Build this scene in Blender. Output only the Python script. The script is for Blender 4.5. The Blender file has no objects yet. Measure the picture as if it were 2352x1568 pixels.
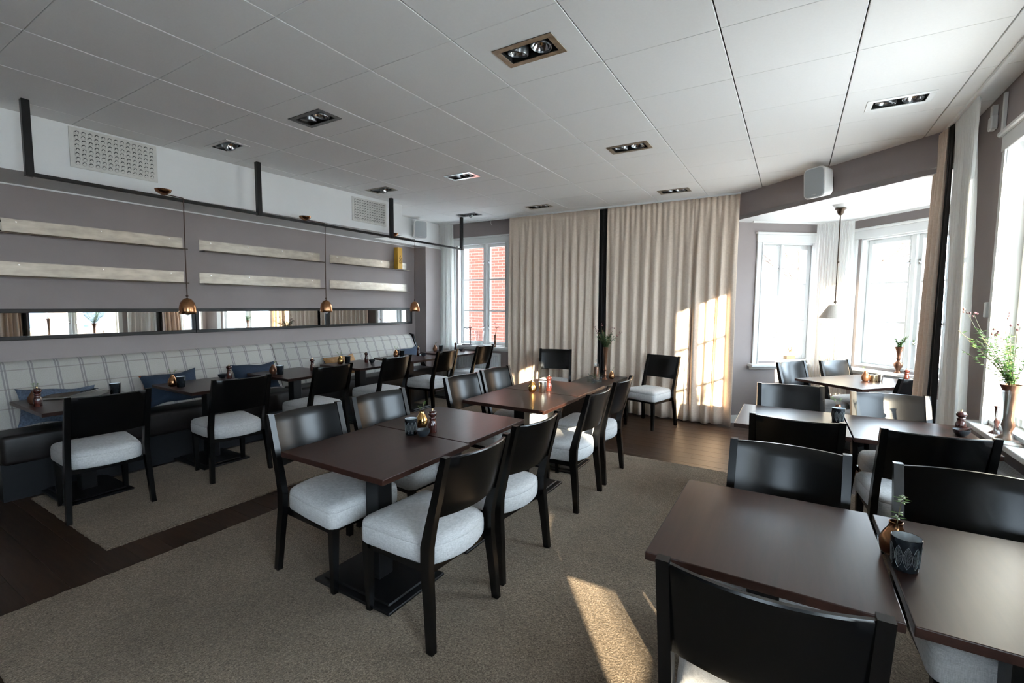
import bpy, bmesh, math, random
from mathutils import Vector, Matrix
random.seed(7)
SC = bpy.context.scene
COL = SC.collection
PI = math.pi

# ------------------------------------------------------------------ camera
YAW, PITCH, ROLL, FPX = -0.54386, -0.078216, 0.0070233, 1068.1
EYE = Vector((0, 0, 1.53))
fw = Vector((math.sin(YAW)*math.cos(PITCH), math.cos(YAW)*math.cos(PITCH), math.sin(PITCH)))
r0 = Vector((math.cos(YAW), -math.sin(YAW), 0)); u0 = r0.cross(fw)
rt = r0*math.cos(ROLL) + u0*math.sin(ROLL); up = -r0*math.sin(ROLL) + u0*math.cos(ROLL)
cam = bpy.data.objects.new('camera', bpy.data.cameras.new('camera')); COL.objects.link(cam)
cam.matrix_world = Matrix(((rt.x, up.x, -fw.x, 0), (rt.y, up.y, -fw.y, 0), (rt.z, up.z, -fw.z, EYE.z), (0, 0, 0, 1)))
cam.data.sensor_fit = 'HORIZONTAL'; cam.data.sensor_width = 36.0
cam.data.lens = FPX/2352*36.0
cam.data.clip_start = 0.02; cam.data.clip_end = 300
SC.camera = cam

# ------------------------------------------------------------------ sky, sun, exposure
W = bpy.data.worlds.new('world'); SC.world = W; W.use_nodes = True
wn = W.node_tree; bg = wn.nodes['Background']
SKY_STRENGTH = 6.0
bg.inputs['Color'].default_value = (0.71, 0.85, 1.0, 1)
bg.inputs['Strength'].default_value = SKY_STRENGTH
sun = bpy.data.objects.new('sun', bpy.data.lights.new('sun', 'SUN')); COL.objects.link(sun)
sun.data.energy = 11.0; sun.data.color = (1.0, 0.84, 0.62); sun.data.angle = math.radians(0.6)
SUN_DIR = Vector((-0.61, 0.792, -0.25)).normalized()          # the way the light travels
sun.rotation_euler = SUN_DIR.to_track_quat('-Z', 'Y').to_euler()
sun.location = (6, -8, 5)
SC.view_settings.view_transform = 'Standard'; SC.view_settings.look = 'None'
SC.view_settings.gamma = 1.0; SC.view_settings.use_curve_mapping = False
SC.view_settings.exposure = 2.1
SC.cycles.max_bounces = 10; SC.cycles.diffuse_bounces = 6; SC.cycles.glossy_bounces = 7
SC.cycles.transmission_bounces = 8; SC.cycles.transparent_max_bounces = 12
SC.cycles.sample_clamp_indirect = 8.0; SC.cycles.caustics_reflective = False; SC.cycles.caustics_refractive = False

# ------------------------------------------------------------------ materials
def nodes_of(name):
    m = bpy.data.materials.new(name); m.use_nodes = True
    nt = m.node_tree; return m, nt, nt.nodes['Principled BSDF']
def coords(nt, scale=(1, 1, 1), kind='Object'):
    tc = nt.nodes.new('ShaderNodeTexCoord'); mp = nt.nodes.new('ShaderNodeMapping')
    mp.inputs['Scale'].default_value = scale
    nt.links.new(tc.outputs[kind], mp.inputs['Vector']); return mp.outputs['Vector']
def noise(nt, vec, scale, detail=4, rough=0.55):
    n = nt.nodes.new('ShaderNodeTexNoise'); n.inputs['Scale'].default_value = scale
    n.inputs['Detail'].default_value = detail; n.inputs['Roughness'].default_value = rough
    nt.links.new(vec, n.inputs['Vector']); return n.outputs['Fac']
def ramp(nt, fac, stops):
    r = nt.nodes.new('ShaderNodeValToRGB'); nt.links.new(fac, r.inputs['Fac'])
    el = r.color_ramp.elements
    while len(el) < len(stops): el.new(0.5)
    for e, (p, c) in zip(el, stops):
        e.position = p; e.color = (c[0], c[1], c[2], 1)
    return r.outputs['Color']
def bump(nt, b, fac, strength, dist=0.002):
    n = nt.nodes.new('ShaderNodeBump'); n.inputs['Strength'].default_value = strength
    n.inputs['Distance'].default_value = dist
    nt.links.new(fac, n.inputs['Height']); nt.links.new(n.outputs['Normal'], b.inputs['Normal'])
def simple(name, col, rough=0.5, metal=0.0, var=0.08, scale=30, bmp=0.0, bscale=200, spec=None, coat=0, stretch=(1, 1, 1)):
    m, nt, b = nodes_of(name)
    v = coords(nt, stretch)
    f = noise(nt, v, scale)
    lo = [max(0, c*(1-var)) for c in col]; hi = [min(1, c*(1+var)) for c in col]
    nt.links.new(ramp(nt, f, [(0.3, lo), (0.7, hi)]), b.inputs['Base Color'])
    b.inputs['Roughness'].default_value = rough; b.inputs['Metallic'].default_value = metal
    if spec is not None: b.inputs['Specular IOR Level'].default_value = spec
    if coat: b.inputs['Coat Weight'].default_value = coat; b.inputs['Coat Roughness'].default_value = 0.2
    if bmp: bump(nt, b, noise(nt, v, bscale, 2), bmp)
    return m
M = {}
M['wall'] = simple('taupe_paint', (0.310, 0.266, 0.258), 0.75, var=0.03, scale=3, bmp=0.08, bscale=160)
M['white_paint'] = simple('white_paint', (0.80, 0.80, 0.79), 0.6, var=0.015, scale=4, bmp=0.05, bscale=120)
M['tile'] = simple('ceiling_tile_white', (0.80, 0.79, 0.775), 0.85, var=0.012, scale=60, bmp=0.12, bscale=500)
M['tile_back'] = simple('ceiling_grid', (0.45, 0.44, 0.43), 0.8)
M['trim'] = simple('gloss_white_trim', (0.72, 0.72, 0.705), 0.35, var=0.01, scale=8)
M['black'] = simple('black_lacquer', (0.0018, 0.0018, 0.002), 0.25, var=0.2, scale=12, bmp=0.03, bscale=60, spec=0.34, stretch=(1, 1, 0.3))
M['metal_black'] = simple('black_powder_coat', (0.005, 0.005, 0.0055), 0.36, spec=0.35, var=0.2, scale=40, bmp=0.05, bscale=300)
M['copper'] = simple('aged_copper', (0.47, 0.235, 0.115), 0.24, 1.0, var=0.25, scale=14)
M['brass'] = simple('gold_lustre', (0.56, 0.34, 0.13), 0.2, 1.0, var=0.2, scale=25)
M['brownvase'] = simple('brown_bronze', (0.20, 0.095, 0.055), 0.3, 0.7, var=0.25, scale=18)
M['mill'] = simple('oxblood_wood', (0.055, 0.014, 0.010), 0.18, var=0.3, scale=30, coat=0.6)
M['knob'] = simple('brass_knob', (0.75, 0.55, 0.28), 0.25, 1.0)
M['bowl'] = simple('slate_stoneware', (0.028, 0.033, 0.038), 0.42, var=0.15, scale=30)
M['salt'] = simple('salt', (0.75, 0.76, 0.78), 0.7, var=0.1, scale=300, bmp=0.5, bscale=500)
M['candle_out'] = simple('smoked_glass_coat', (0.020, 0.024, 0.028), 0.14, 0.35, var=0.3, scale=60)
M['candle_in'] = simple('silvered_inside', (0.70, 0.74, 0.76), 0.28, 0.75, var=0.15, scale=30)
M['etch'] = simple('etched_silver', (0.30, 0.33, 0.33), 0.4, 0.5)
M['silver'] = simple('mercury_glass', (0.62, 0.64, 0.64), 0.2, 1.0, var=0.35, scale=60)
M['champagne'] = simple('champagne_lustre', (0.62, 0.56, 0.42), 0.25, 1.0, var=0.25, scale=60)
M['leaf'] = simple('leaf_green', (0.10, 0.22, 0.035), 0.45, var=0.4, scale=40)
M['leaf_dark'] = simple('leaf_dark', (0.035, 0.095, 0.022), 0.5, var=0.4, scale=40)
M['leaf_grey'] = simple('leaf_sage', (0.14, 0.20, 0.09), 0.55, var=0.4, scale=40)
M['stem'] = simple('stem_brown', (0.16, 0.13, 0.06), 0.6, var=0.3, scale=40)
M['petal'] = simple('dried_petal', (0.30, 0.13, 0.12), 0.7, var=0.4, scale=60)
M['steel'] = simple('worn_zinc', (0.43, 0.39, 0.335), 0.46, 1.0, var=0.16, scale=14, stretch=(1, 0.5, 1.5))
M['ledge'] = simple('brown_steel_edge', (0.10, 0.080, 0.062), 0.45, 0.8, var=0.25, scale=12)
M['screw'] = simple('bright_screw', (0.8, 0.8, 0.78), 0.3, 1.0)
M['mirror'] = simple('mirror_glass', (0.86, 0.88, 0.88), 0.015, 1.0, var=0.0)
M['leather'] = simple('dark_leather', (0.013, 0.010, 0.0095), 0.40, spec=0.35, var=0.2, scale=20, bmp=0.15, bscale=250)
M['plinth'] = simple('slate_plinth', (0.008, 0.009, 0.011), 0.5, spec=0.3)
M['bronze'] = simple('brushed_bronze', (0.33, 0.295, 0.24), 0.40, 1.0, var=0.3, scale=20)
M['lampbox'] = simple('lamp_box_black', (0.008, 0.008, 0.008), 0.6)
M['reflector'] = simple('lamp_reflector', (0.75, 0.76, 0.77), 0.12, 1.0, var=0.1, scale=80)
M['lampring'] = simple('lamp_ring', (0.20, 0.21, 0.22), 0.28, 0.9)
M['bulb'] = simple('halogen_capsule', (0.30, 0.14, 0.05), 0.2, 0.3)
M['grille'] = simple('speaker_grille', (0.42, 0.44, 0.45), 0.7, var=0.05, scale=400, bmp=0.4, bscale=900)
M['plastic'] = simple('white_plastic', (0.74, 0.73, 0.71), 0.45, var=0.01)
M['vent'] = simple('cream_vent', (0.66, 0.64, 0.60), 0.5, var=0.06, scale=15)
M['venthole'] = simple('vent_hole', (0.06, 0.065, 0.06), 0.8)
M['ventdirt'] = simple('vent_dirt', (0.30, 0.25, 0.21), 0.8, var=0.5, scale=50)
M['radiator'] = simple('radiator_enamel', (0.62, 0.63, 0.64), 0.35, var=0.01)
M['yellow'] = simple('mustard_card', (0.60, 0.33, 0.035), 0.55, var=0.06, scale=10)
M['brown_ink'] = simple('brown_ink', (0.05, 0.03, 0.02), 0.7)
M['bottle'] = simple('bottle_glass', (0.006, 0.008, 0.006), 0.1)
M['capsule'] = simple('red_capsule', (0.10, 0.012, 0.015), 0.35)
M['label'] = simple('cream_label', (0.55, 0.53, 0.48), 0.7, var=0.1, scale=40)
M['paper'] = simple('newsprint', (0.66, 0.65, 0.62), 0.85, var=0.06, scale=60)
M['photo'] = simple('printed_photo', (0.10, 0.075, 0.055), 0.7, var=0.7, scale=30)
M['ink'] = simple('printing_ink', (0.03, 0.035, 0.04), 0.8)
M['blueband'] = simple('blue_band', (0.10, 0.13, 0.18), 0.8)
M['denim'] = simple('blue_grey_weave', (0.095, 0.125, 0.175), 0.9, var=0.35, scale=70, bmp=0.4, bscale=400)
M['navy'] = simple('navy_canvas', (0.019, 0.032, 0.056), 0.9, var=0.15, scale=90, bmp=0.3, bscale=500)
M['orange'] = simple('rust_canvas', (0.36, 0.075, 0.022), 0.9, var=0.15, scale=90, bmp=0.3, bscale=500)
M['tan'] = simple('tan_suede', (0.40, 0.22, 0.095), 0.9, var=0.22, scale=25, bmp=0.2, bscale=300)
M['blackcloth'] = simple('black_drape', (0.008, 0.006, 0.006), 0.85, var=0.2, scale=60)
M['shade'] = simple('linen_shade', (0.60, 0.54, 0.47), 0.85, var=0.05, scale=80, bmp=0.1, bscale=500)
M['lampmetal'] = simple('dark_bronze', (0.075, 0.050, 0.035), 0.4, 0.8, var=0.2)
M['cord'] = simple('brown_cord', (0.075, 0.042, 0.03), 0.8)
M['block'] = simple('dark_wood_block', (0.085, 0.055, 0.038), 0.7, var=0.2, scale=30)
M['iron'] = simple('wrought_iron', (0.020, 0.014, 0.012), 0.5)
M['chrome'] = simple('chrome', (0.75, 0.76, 0.77), 0.15, 1.0, var=0)
M['ext_ground'] = simple('pale_paving', (0.54, 0.53, 0.52), 0.9, var=0.15, scale=2)
M['ext_wall'] = simple('pale_render', (0.62, 0.58, 0.53), 0.9, var=0.08, scale=2)
M['ext_warm'] = simple('ochre_render', (0.50, 0.33, 0.20), 0.9, var=0.1, scale=2)
M['ext_dark'] = simple('dark_glazing', (0.10, 0.12, 0.15), 0.2)
M['bark'] = simple('bark', (0.10, 0.075, 0.06), 0.95, var=0.3, scale=20, bmp=0.5, bscale=60)
M['coat'] = simple('dark_coat', (0.10, 0.06, 0.07), 0.9)
M['coat2'] = simple('blue_coat', (0.06, 0.08, 0.13), 0.9)
M['skin'] = simple('skin', (0.55, 0.36, 0.28), 0.6)

def mk_wood(name, dark, light, rough, grain=(1, 18, 18), sc=3.0, per_object=0.0, coat=0.0, bmp=0.05, spec=0.5):
    m, nt, b = nodes_of(name)
    v = coords(nt, grain)
    if per_object:
        oi = nt.nodes.new('ShaderNodeObjectInfo'); ad = nt.nodes.new('ShaderNodeVectorMath'); ad.operation = 'ADD'
        ml = nt.nodes.new('ShaderNodeVectorMath'); ml.operation = 'SCALE'; ml.inputs['Scale'].default_value = 37.0
        cb = nt.nodes.new('ShaderNodeCombineXYZ')
        for s in 'XYZ': nt.links.new(oi.outputs['Random'], cb.inputs[s])
        nt.links.new(cb.outputs[0], ml.inputs[0]); nt.links.new(v, ad.inputs[0]); nt.links.new(ml.outputs[0], ad.inputs[1]); v = ad.outputs[0]
    f = noise(nt, v, sc, 6, 0.62)
    col = ramp(nt, f, [(0.30, dark), (0.70, light)])
    if per_object:
        mix = nt.nodes.new('ShaderNodeHueSaturation'); mr = nt.nodes.new('ShaderNodeMapRange')
        mr.inputs['To Min'].default_value = 1-per_object; mr.inputs['To Max'].default_value = 1+per_object
        nt.links.new(oi.outputs['Random'], mr.inputs['Value']); nt.links.new(mr.outputs[0], mix.inputs['Value'])
        nt.links.new(col, mix.inputs['Color']); col = mix.outputs['Color']
    nt.links.new(col, b.inputs['Base Color']); b.inputs['Roughness'].default_value = rough
    b.inputs['Coat Weight'].default_value = coat; b.inputs['Coat Roughness'].default_value = 0.25
    b.inputs['Specular IOR Level'].default_value = spec
    bump(nt, b, f, bmp, 0.001)
    return m
M['table'] = mk_wood('wenge_veneer', (0.020, 0.0085, 0.0065), (0.040, 0.0165, 0.0115), 0.30, (14, 1.2, 14), 3.0, bmp=0.05, spec=0.42)
M['plank'] = mk_wood('smoked_oak', (0.016, 0.0075, 0.004), (0.052, 0.026, 0.0135), 0.40, (1.5, 16, 16), 2.6, per_object=0.22, bmp=0.12, spec=0.3)
M['sideboard'] = mk_wood('dark_oak', (0.012, 0.008, 0.006), (0.034, 0.021, 0.015), 0.34, (14, 1.2, 14), 3.0)

def mk_fabric(name, c0, c1, thread=900, b_=0.35, transl=0.0, rough=0.95, soil=0.0):
    m, nt, b = nodes_of(name)
    v1 = coords(nt, (1, 1, 0.12)); v2 = coords(nt, (0.12, 0.12, 1)); v3 = coords(nt, (1, 1, 1))
    a = noise(nt, v1, thread, 2); c = noise(nt, v2, thread, 2)
    mx = nt.nodes.new('ShaderNodeMath'); mx.operation = 'ADD'; nt.links.new(a, mx.inputs[0]); nt.links.new(c, mx.inputs[1])
    h = nt.nodes.new('ShaderNodeMath'); h.operation = 'MULTIPLY'; h.inputs[1].default_value = 0.5; nt.links.new(mx.outputs[0], h.inputs[0])
    nt.links.new(ramp(nt, h.outputs[0], [(0.36, c0), (0.64, c1)]), b.inputs['Base Color'])
    b.inputs['Roughness'].default_value = rough; b.inputs['Specular IOR Level'].default_value = 0.2
    b.inputs['Sheen Weight'].default_value = 0.15
    bump(nt, b, h.outputs[0], b_, 0.001)
    if transl:
        out = nt.nodes['Material Output']; tr = nt.nodes.new('ShaderNodeBsdfTranslucent'); ms = nt.nodes.new('ShaderNodeMixShader')
        tr.inputs['Color'].default_value = (*c1, 1); ms.inputs['Fac'].default_value = transl
        nt.links.new(b.outputs[0], ms.inputs[1]); nt.links.new(tr.outputs[0], ms.inputs[2]); nt.links.new(ms.outputs[0], out.inputs['Surface'])
    return m
M['seat'] = mk_fabric('pale_grey_tweed', (0.42, 0.415, 0.41), (0.62, 0.61, 0.60), 420, 0.4)
M['linen'] = mk_fabric('beige_linen', (0.68, 0.545, 0.435), (0.83, 0.69, 0.57), 260, 0.3, transl=0.10)

def mk_sheer():
    m, nt, b = nodes_of('white_sheer'); out = nt.nodes['Material Output']
    v = coords(nt, (1, 1, 0.1)); f = noise(nt, v, 300, 2)
    nt.links.new(ramp(nt, f, [(0.3, (0.86, 0.86, 0.83)), (0.7, (0.94, 0.94, 0.91))]), b.inputs['Base Color']); b.inputs['Roughness'].default_value = 0.9
    tl = nt.nodes.new('ShaderNodeBsdfTranslucent'); tl.inputs['Color'].default_value = (0.92, 0.92, 0.89, 1)
    tp = nt.nodes.new('ShaderNodeBsdfTransparent')
    m1 = nt.nodes.new('ShaderNodeMixShader'); m1.inputs['Fac'].default_value = 0.45
    m2 = nt.nodes.new('ShaderNodeMixShader'); m2.inputs['Fac'].default_value = 0.16
    nt.links.new(b.outputs[0], m1.inputs[1]); nt.links.new(tl.outputs[0], m1.inputs[2])
    nt.links.new(m1.outputs[0], m2.inputs[1]); nt.links.new(tp.outputs[0], m2.inputs[2]); nt.links.new(m2.outputs[0], out.inputs['Surface'])
    return m
M['sheer'] = mk_sheer()

def mk_glass(name, tint=(0.97, 0.985, 0.98), refl=1.0):
    m, nt, b = nodes_of(name); out = nt.nodes['Material Output']
    tp = nt.nodes.new('ShaderNodeBsdfTransparent'); tp.inputs['Color'].default_value = (*tint, 1)
    gl = nt.nodes.new('ShaderNodeBsdfGlossy'); gl.inputs['Roughness'].default_value = 0.02
    # Schlick reflectance, the same for both faces of the thin pane
    lw = nt.nodes.new('ShaderNodeLayerWeight'); lw.inputs['Blend'].default_value = 0.5
    pw = nt.nodes.new('ShaderNodeMath'); pw.operation = 'POWER'; nt.links.new(lw.outputs['Facing'], pw.inputs[0]); pw.inputs[1].default_value = 5.0
    mu = nt.nodes.new('ShaderNodeMath'); mu.operation = 'MULTIPLY_ADD'; nt.links.new(pw.outputs[0], mu.inputs[0]); mu.inputs[1].default_value = 0.9; mu.inputs[2].default_value = 0.035*refl
    ms = nt.nodes.new('ShaderNodeMixShader'); nt.links.new(mu.outputs[0], ms.inputs['Fac'])
    nt.links.new(tp.outputs[0], ms.inputs[1]); nt.links.new(gl.outputs[0], ms.inputs[2]); nt.links.new(ms.outputs[0], out.inputs['Surface'])
    return m
M['pane'] = mk_glass('window_glass')
M['clear'] = mk_glass('clear_glass', (0.93, 0.95, 0.95), 1.6)

def mk_rug():
    m, nt, b = nodes_of('taupe_carpet')
    v = coords(nt)
    fine = noise(nt, v, 135, 3, 0.8); mid = noise(nt, v, 90, 2); big = noise(nt, v, 1.6, 4, 0.6); spots = noise(nt, v, 5.5, 3, 0.6)
    c = ramp(nt, fine, [(0.32, (0.048, 0.036, 0.025)), (0.52, (0.168, 0.132, 0.098)), (0.70, (0.35, 0.285, 0.222))])
    c2 = ramp(nt, big, [(0.3, (0.72, 0.71, 0.69)), (0.7, (1.12, 1.09, 1.05))])
    c3 = ramp(nt, spots, [(0.25, (0.55, 0.53, 0.52)), (0.36, (1, 1, 1))])
    x = nt.nodes.new('ShaderNodeMixRGB'); x.blend_type = 'MULTIPLY'; x.inputs['Fac'].default_value = 1
    y = nt.nodes.new('ShaderNodeMixRGB'); y.blend_type = 'MULTIPLY'; y.inputs['Fac'].default_value = 0.6
    nt.links.new(c, x.inputs[1]); nt.links.new(c2, x.inputs[2]); nt.links.new(x.outputs[0], y.inputs[1]); nt.links.new(c3, y.inputs[2])
    nt.links.new(y.outputs[0], b.inputs['Base Color']); b.inputs['Roughness'].default_value = 1.0
    b.inputs['Specular IOR Level'].default_value = 0.1; b.inputs['Sheen Weight'].default_value = 0.30; b.inputs['Sheen Roughness'].default_value = 0.4; b.inputs['Sheen Tint'].default_value = (1.0, 0.86, 0.70, 1)
    ad = nt.nodes.new('ShaderNodeMath'); ad.operation = 'ADD'; nt.links.new(fine, ad.inputs[0]); nt.links.new(mid, ad.inputs[1])
    bump(nt, b, ad.outputs[0], 0.8, 0.008)
    return m
M['rug'] = mk_rug()

def mk_plaid():
    # off-white wool with paired grey-violet stripes every 163 mm along the bench and thin lines across
    m, nt, b = nodes_of('windowpane_plaid')
    tc = nt.nodes.new('ShaderNodeTexCoord'); sp = nt.nodes.new('ShaderNodeSeparateXYZ'); nt.links.new(tc.outputs['Object'], sp.inputs[0])
    def math_(op, a, bb):
        n = nt.nodes.new('ShaderNodeMath'); n.operation = op
        for i, q in enumerate((a, bb)):
            if q is None: continue
            if isinstance(q, (int, float)): n.inputs[i].default_value = q
            else: nt.links.new(q, n.inputs[i])
        return n.outputs[0]
    def line(src, period, off, centre, half):
        f = math_('FRACT', math_('DIVIDE', math_('SUBTRACT', src, off), period), None)
        d = math_('ABSOLUTE', math_('SUBTRACT', f, centre), None)
        return math_('LESS_THAN', d, half)
    l1 = line(sp.outputs['Y'], 0.1635, 1.071-0.0817, 0.445, 0.034); l2 = line(sp.outputs['Y'], 0.1635, 1.071-0.0817, 0.555, 0.034)
    l3 = line(sp.outputs['Z'], 0.149, 0.965-0.0745, 0.5, 0.028)
    v = coords(nt); f = noise(nt, v, 260, 2)
    base = ramp(nt, f, [(0.3, (0.385, 0.362, 0.325)), (0.7, (0.47, 0.445, 0.402))])
    st = math_('MINIMUM', math_('ADD', l1, l2), 1.0)
    x = nt.nodes.new('ShaderNodeMixRGB'); nt.links.new(math_('MULTIPLY', st, 0.6), x.inputs['Fac']); nt.links.new(base, x.inputs[1]); x.inputs[2].default_value = (0.15, 0.14, 0.155, 1)
    y = nt.nodes.new('ShaderNodeMixRGB'); nt.links.new(math_('MULTIPLY', l3, 0.5), y.inputs['Fac']); nt.links.new(x.outputs[0], y.inputs[1]); y.inputs[2].default_value = (0.17, 0.14, 0.13, 1)
    nt.links.new(y.outputs[0], b.inputs['Base Color']); b.inputs['Roughness'].default_value = 0.95
    bump(nt, b, f, 0.3, 0.001)
    return m
M['plaid'] = mk_plaid()

def mk_brick():
    m, nt, b = nodes_of('red_brick')
    v = coords(nt, (1, 1, 1), 'UV')
    br = nt.nodes.new('ShaderNodeTexBrick'); nt.links.new(v, br.inputs['Vector'])
    br.inputs['Color1'].default_value = (0.21, 0.055, 0.036, 1); br.inputs['Color2'].default_value = (0.26, 0.075, 0.05, 1)
    br.inputs['Mortar'].default_value = (0.30, 0.17, 0.14, 1); br.inputs['Scale'].default_value = 1.0
    br.inputs['Mortar Size'].default_value = 0.009; br.inputs['Brick Width'].default_value = 0.25; br.inputs['Row Height'].default_value = 0.075
    nt.links.new(br.outputs['Color'], b.inputs['Base Color']); b.inputs['Roughness'].default_value = 0.9
    return m
M['brick'] = mk_brick()

# ------------------------------------------------------------------ mesh helpers
class MB:
    def __init__(s): s.v = []; s.f = []
    def add(s, verts, faces, T=None):
        o = len(s.v)
        for p in verts:
            p = Vector(p)
            if T is not None: p = T @ p
            s.v.append(tuple(p))
        s.f += [tuple(i+o for i in f) for f in faces]; return s
    def box(s, x0, y0, z0, x1, y1, z1, T=None, bev=0.0, seg=1):
        if bev > 0:
            bm = bmesh.new(); bmesh.ops.create_cube(bm, size=1)
            for v in bm.verts: v.co = Vector(((x0+x1)/2+v.co.x*(x1-x0), (y0+y1)/2+v.co.y*(y1-y0), (z0+z1)/2+v.co.z*(z1-z0)))
            bmesh.ops.bevel(bm, geom=bm.edges[:], offset=bev, segments=seg, affect='EDGES', profile=0.5)
            bm.verts.index_update()
            s.add([v.co.copy() for v in bm.verts], [[v.index for v in f.verts] for f in bm.faces], T); bm.free(); return s
        V = [(x0, y0, z0), (x1, y0, z0), (x1, y1, z0), (x0, y1, z0), (x0, y0, z1), (x1, y0, z1), (x1, y1, z1), (x0, y1, z1)]
        return s.add(V, [(0, 3, 2, 1), (4, 5, 6, 7), (0, 1, 5, 4), (1, 2, 6, 5), (2, 3, 7, 6), (3, 0, 4, 7)], T)
    def rings(s, rings, caps=(True, True), T=None, closed=True):
        n = len(rings[0]); V = [p for r in rings for p in r]; F = []
        for k in range(len(rings)-1):
            for i in range(n if closed else n-1):
                j = (i+1) % n; F.append((k*n+i, k*n+j, (k+1)*n+j, (k+1)*n+i))
        if caps[0]: F.append(tuple(range(n))[::-1])
        if caps[1]: F.append(tuple((len(rings)-1)*n+i for i in range(n)))
        return s.add(V, F, T)
    def prism(s, poly, z0, z1, T=None):
        return s.rings([[(x, y, z0) for x, y in poly], [(x, y, z1) for x, y in poly]], T=T)
    def lathe(s, prof, n=20, c=(0, 0, 0), caps=(True, True), T=None):
        return s.rings([[(c[0]+max(r, 1e-4)*math.cos(2*PI*i/n), c[1]+max(r, 1e-4)*math.sin(2*PI*i/n), c[2]+z) for i in range(n)] for r, z in prof], caps, T)
    def tube(s, path, rad, n=6, T=None):
        P = [Vector(p) for p in path]; R = rad if isinstance(rad, (list, tuple)) else [rad]*len(P)
        rg = []; prev = None
        for i, p in enumerate(P):
            d = (P[min(i+1, len(P)-1)] - P[max(i-1, 0)]).normalized()
            a = Vector((0, 0, 1)) if abs(d.z) < 0.9 else Vector((1, 0, 0))
            if prev is not None: a = prev
            x = (a - d*a.dot(d)).normalized(); y = d.cross(x); prev = x
            rg.append([p + (x*math.cos(2*PI*k/n) + y*math.sin(2*PI*k/n))*R[i] for k in range(n)])
        return s.rings(rg, T=T)
    def ball(s, c, r, n=10, m=6, sc=(1, 1, 1)):
        return s.rings([[(c[0]+sc[0]*r*math.sin(PI*max(k, .02)/m)*math.cos(2*PI*i/n), c[1]+sc[1]*r*math.sin(PI*max(k, .02)/m)*math.sin(2*PI*i/n), c[2]-sc[2]*r*math.cos(PI*k/m)) for i in range(n)] for k in [.02]+list(range(1, m))+[m-.02]])
    def leaf(s, base, d, up_, L, w):
        d = Vector(d).normalized(); u = Vector(up_); sd = d.cross(u).normalized(); nn = sd.cross(d).normalized(); b = Vector(base)
        V = [b, b+d*L*.4+sd*w/2-nn*w*.12, b+d*L-nn*L*.12, b+d*L*.4-sd*w/2-nn*w*.12, b+d*L*.45+nn*w*.06]
        return s.add(V, [(0, 1, 4), (1, 2, 4), (2, 3, 4), (3, 0, 4)])
    def build(s, name, mat, parent=None, smooth=None, props=None):
        me = bpy.data.meshes.new(name); me.from_pydata(s.v, [], s.f); me.validate()
        bm = bmesh.new(); bm.from_mesh(me); bmesh.ops.recalc_face_normals(bm, faces=bm.faces[:]); bm.to_mesh(me); bm.free()
        if mat is not None: me.materials.append(mat)
        if smooth is not None:
            me.polygons.foreach_set('use_smooth', [True]*len(me.polygons))
            me.set_sharp_from_angle(angle=math.radians(smooth))
        me.update()
        o = bpy.data.objects.new(name, me); COL.objects.link(o)
        if parent is not None: o.parent = parent
        for k, v in (props or {}).items(): o[k] = v
        return o
def empty(name, loc=(0, 0, 0), rz=0.0, **pr):
    o = bpy.data.objects.new(name, None); COL.objects.link(o); o.location = loc; o.rotation_euler = (0, 0, rz)
    o.empty_display_size = 0.05
    for k, v in pr.items(): o[k] = v
    return o
def thing(name, label, cat, loc=(0, 0, 0), rz=0.0, group=None):
    o = empty(name, loc, rz, label=label, category=cat)
    if group: o['group'] = group
    return o
def tag(o, label, cat, group=None):
    o['label'] = label; o['category'] = cat
    if group: o['group'] = group
    return o
def struct(o): o['kind'] = 'structure'; return o
def piece(o, name, loc=None, parent=None, rot=None):
    c = o.copy(); c.name = name; COL.objects.link(c)
    if parent is not None: c.parent = parent
    if loc is not None: c.location = loc
    if rot is not None: c.rotation_euler = rot
    return c
def dup(root, loc, rz, label, group=None, parent=None):
    c = root.copy(); COL.objects.link(c)
    if parent is None:
        c.location = loc; c.rotation_euler = (0, 0, rz); c['label'] = label
        if group: c['group'] = group
    else: c.parent = parent
    for ch in list(root.children): dup(ch, None, None, None, None, c)
    return c
def frame(p, e):
    # local (s, t, z): s along e, t into the room (to the left of e), z up
    e = Vector((e[0], e[1], 0)).normalized(); n = Vector((-e.y, e.x, 0))
    return Matrix(((e.x, n.x, 0, p[0]), (e.y, n.y, 0, p[1]), (0, 0, 1, 0), (0, 0, 0, 1)))

# ------------------------------------------------------------------ room plan
HCEIL, HBAY = 2.926, 2.61
XL, XR, YF, YB = -5.58, 1.10, 6.55, -4.8
C = Vector((0.40, 7.50)); A0 = Vector((-0.83, 6.55)); E1 = (C-A0).normalized()
E2 = Vector((0.7071, -0.7071)); P3 = C + E2*1.92; R0 = Vector((XR, 4.90))
BN = Vector((0.685, 0.7285)); BD = 4.315                      # beam front plane  BN.p = BD
BP1 = Vector(((BD-BN.y*YF)/BN.x, YF)); BP2 = Vector((XR, (BD-BN.x*XR)/BN.y))
SOF = lambda y: -4.985 + (y-1.0)*(0.175/3.925)                # front face of the soffit, slightly skewed

def clip(poly, n, d):                                          # keep n.p <= d
    out = []
    for i in range(len(poly)):
        a, b = poly[i], poly[(i+1) % len(poly)]; da = n[0]*a[0]+n[1]*a[1]-d; db = n[0]*b[0]+n[1]*b[1]-d
        if da <= 0: out.append(a)
        if da*db < 0: t = da/(da-db); out.append((a[0]+(b[0]-a[0])*t, a[1]+(b[1]-a[1])*t))
    return out

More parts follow.
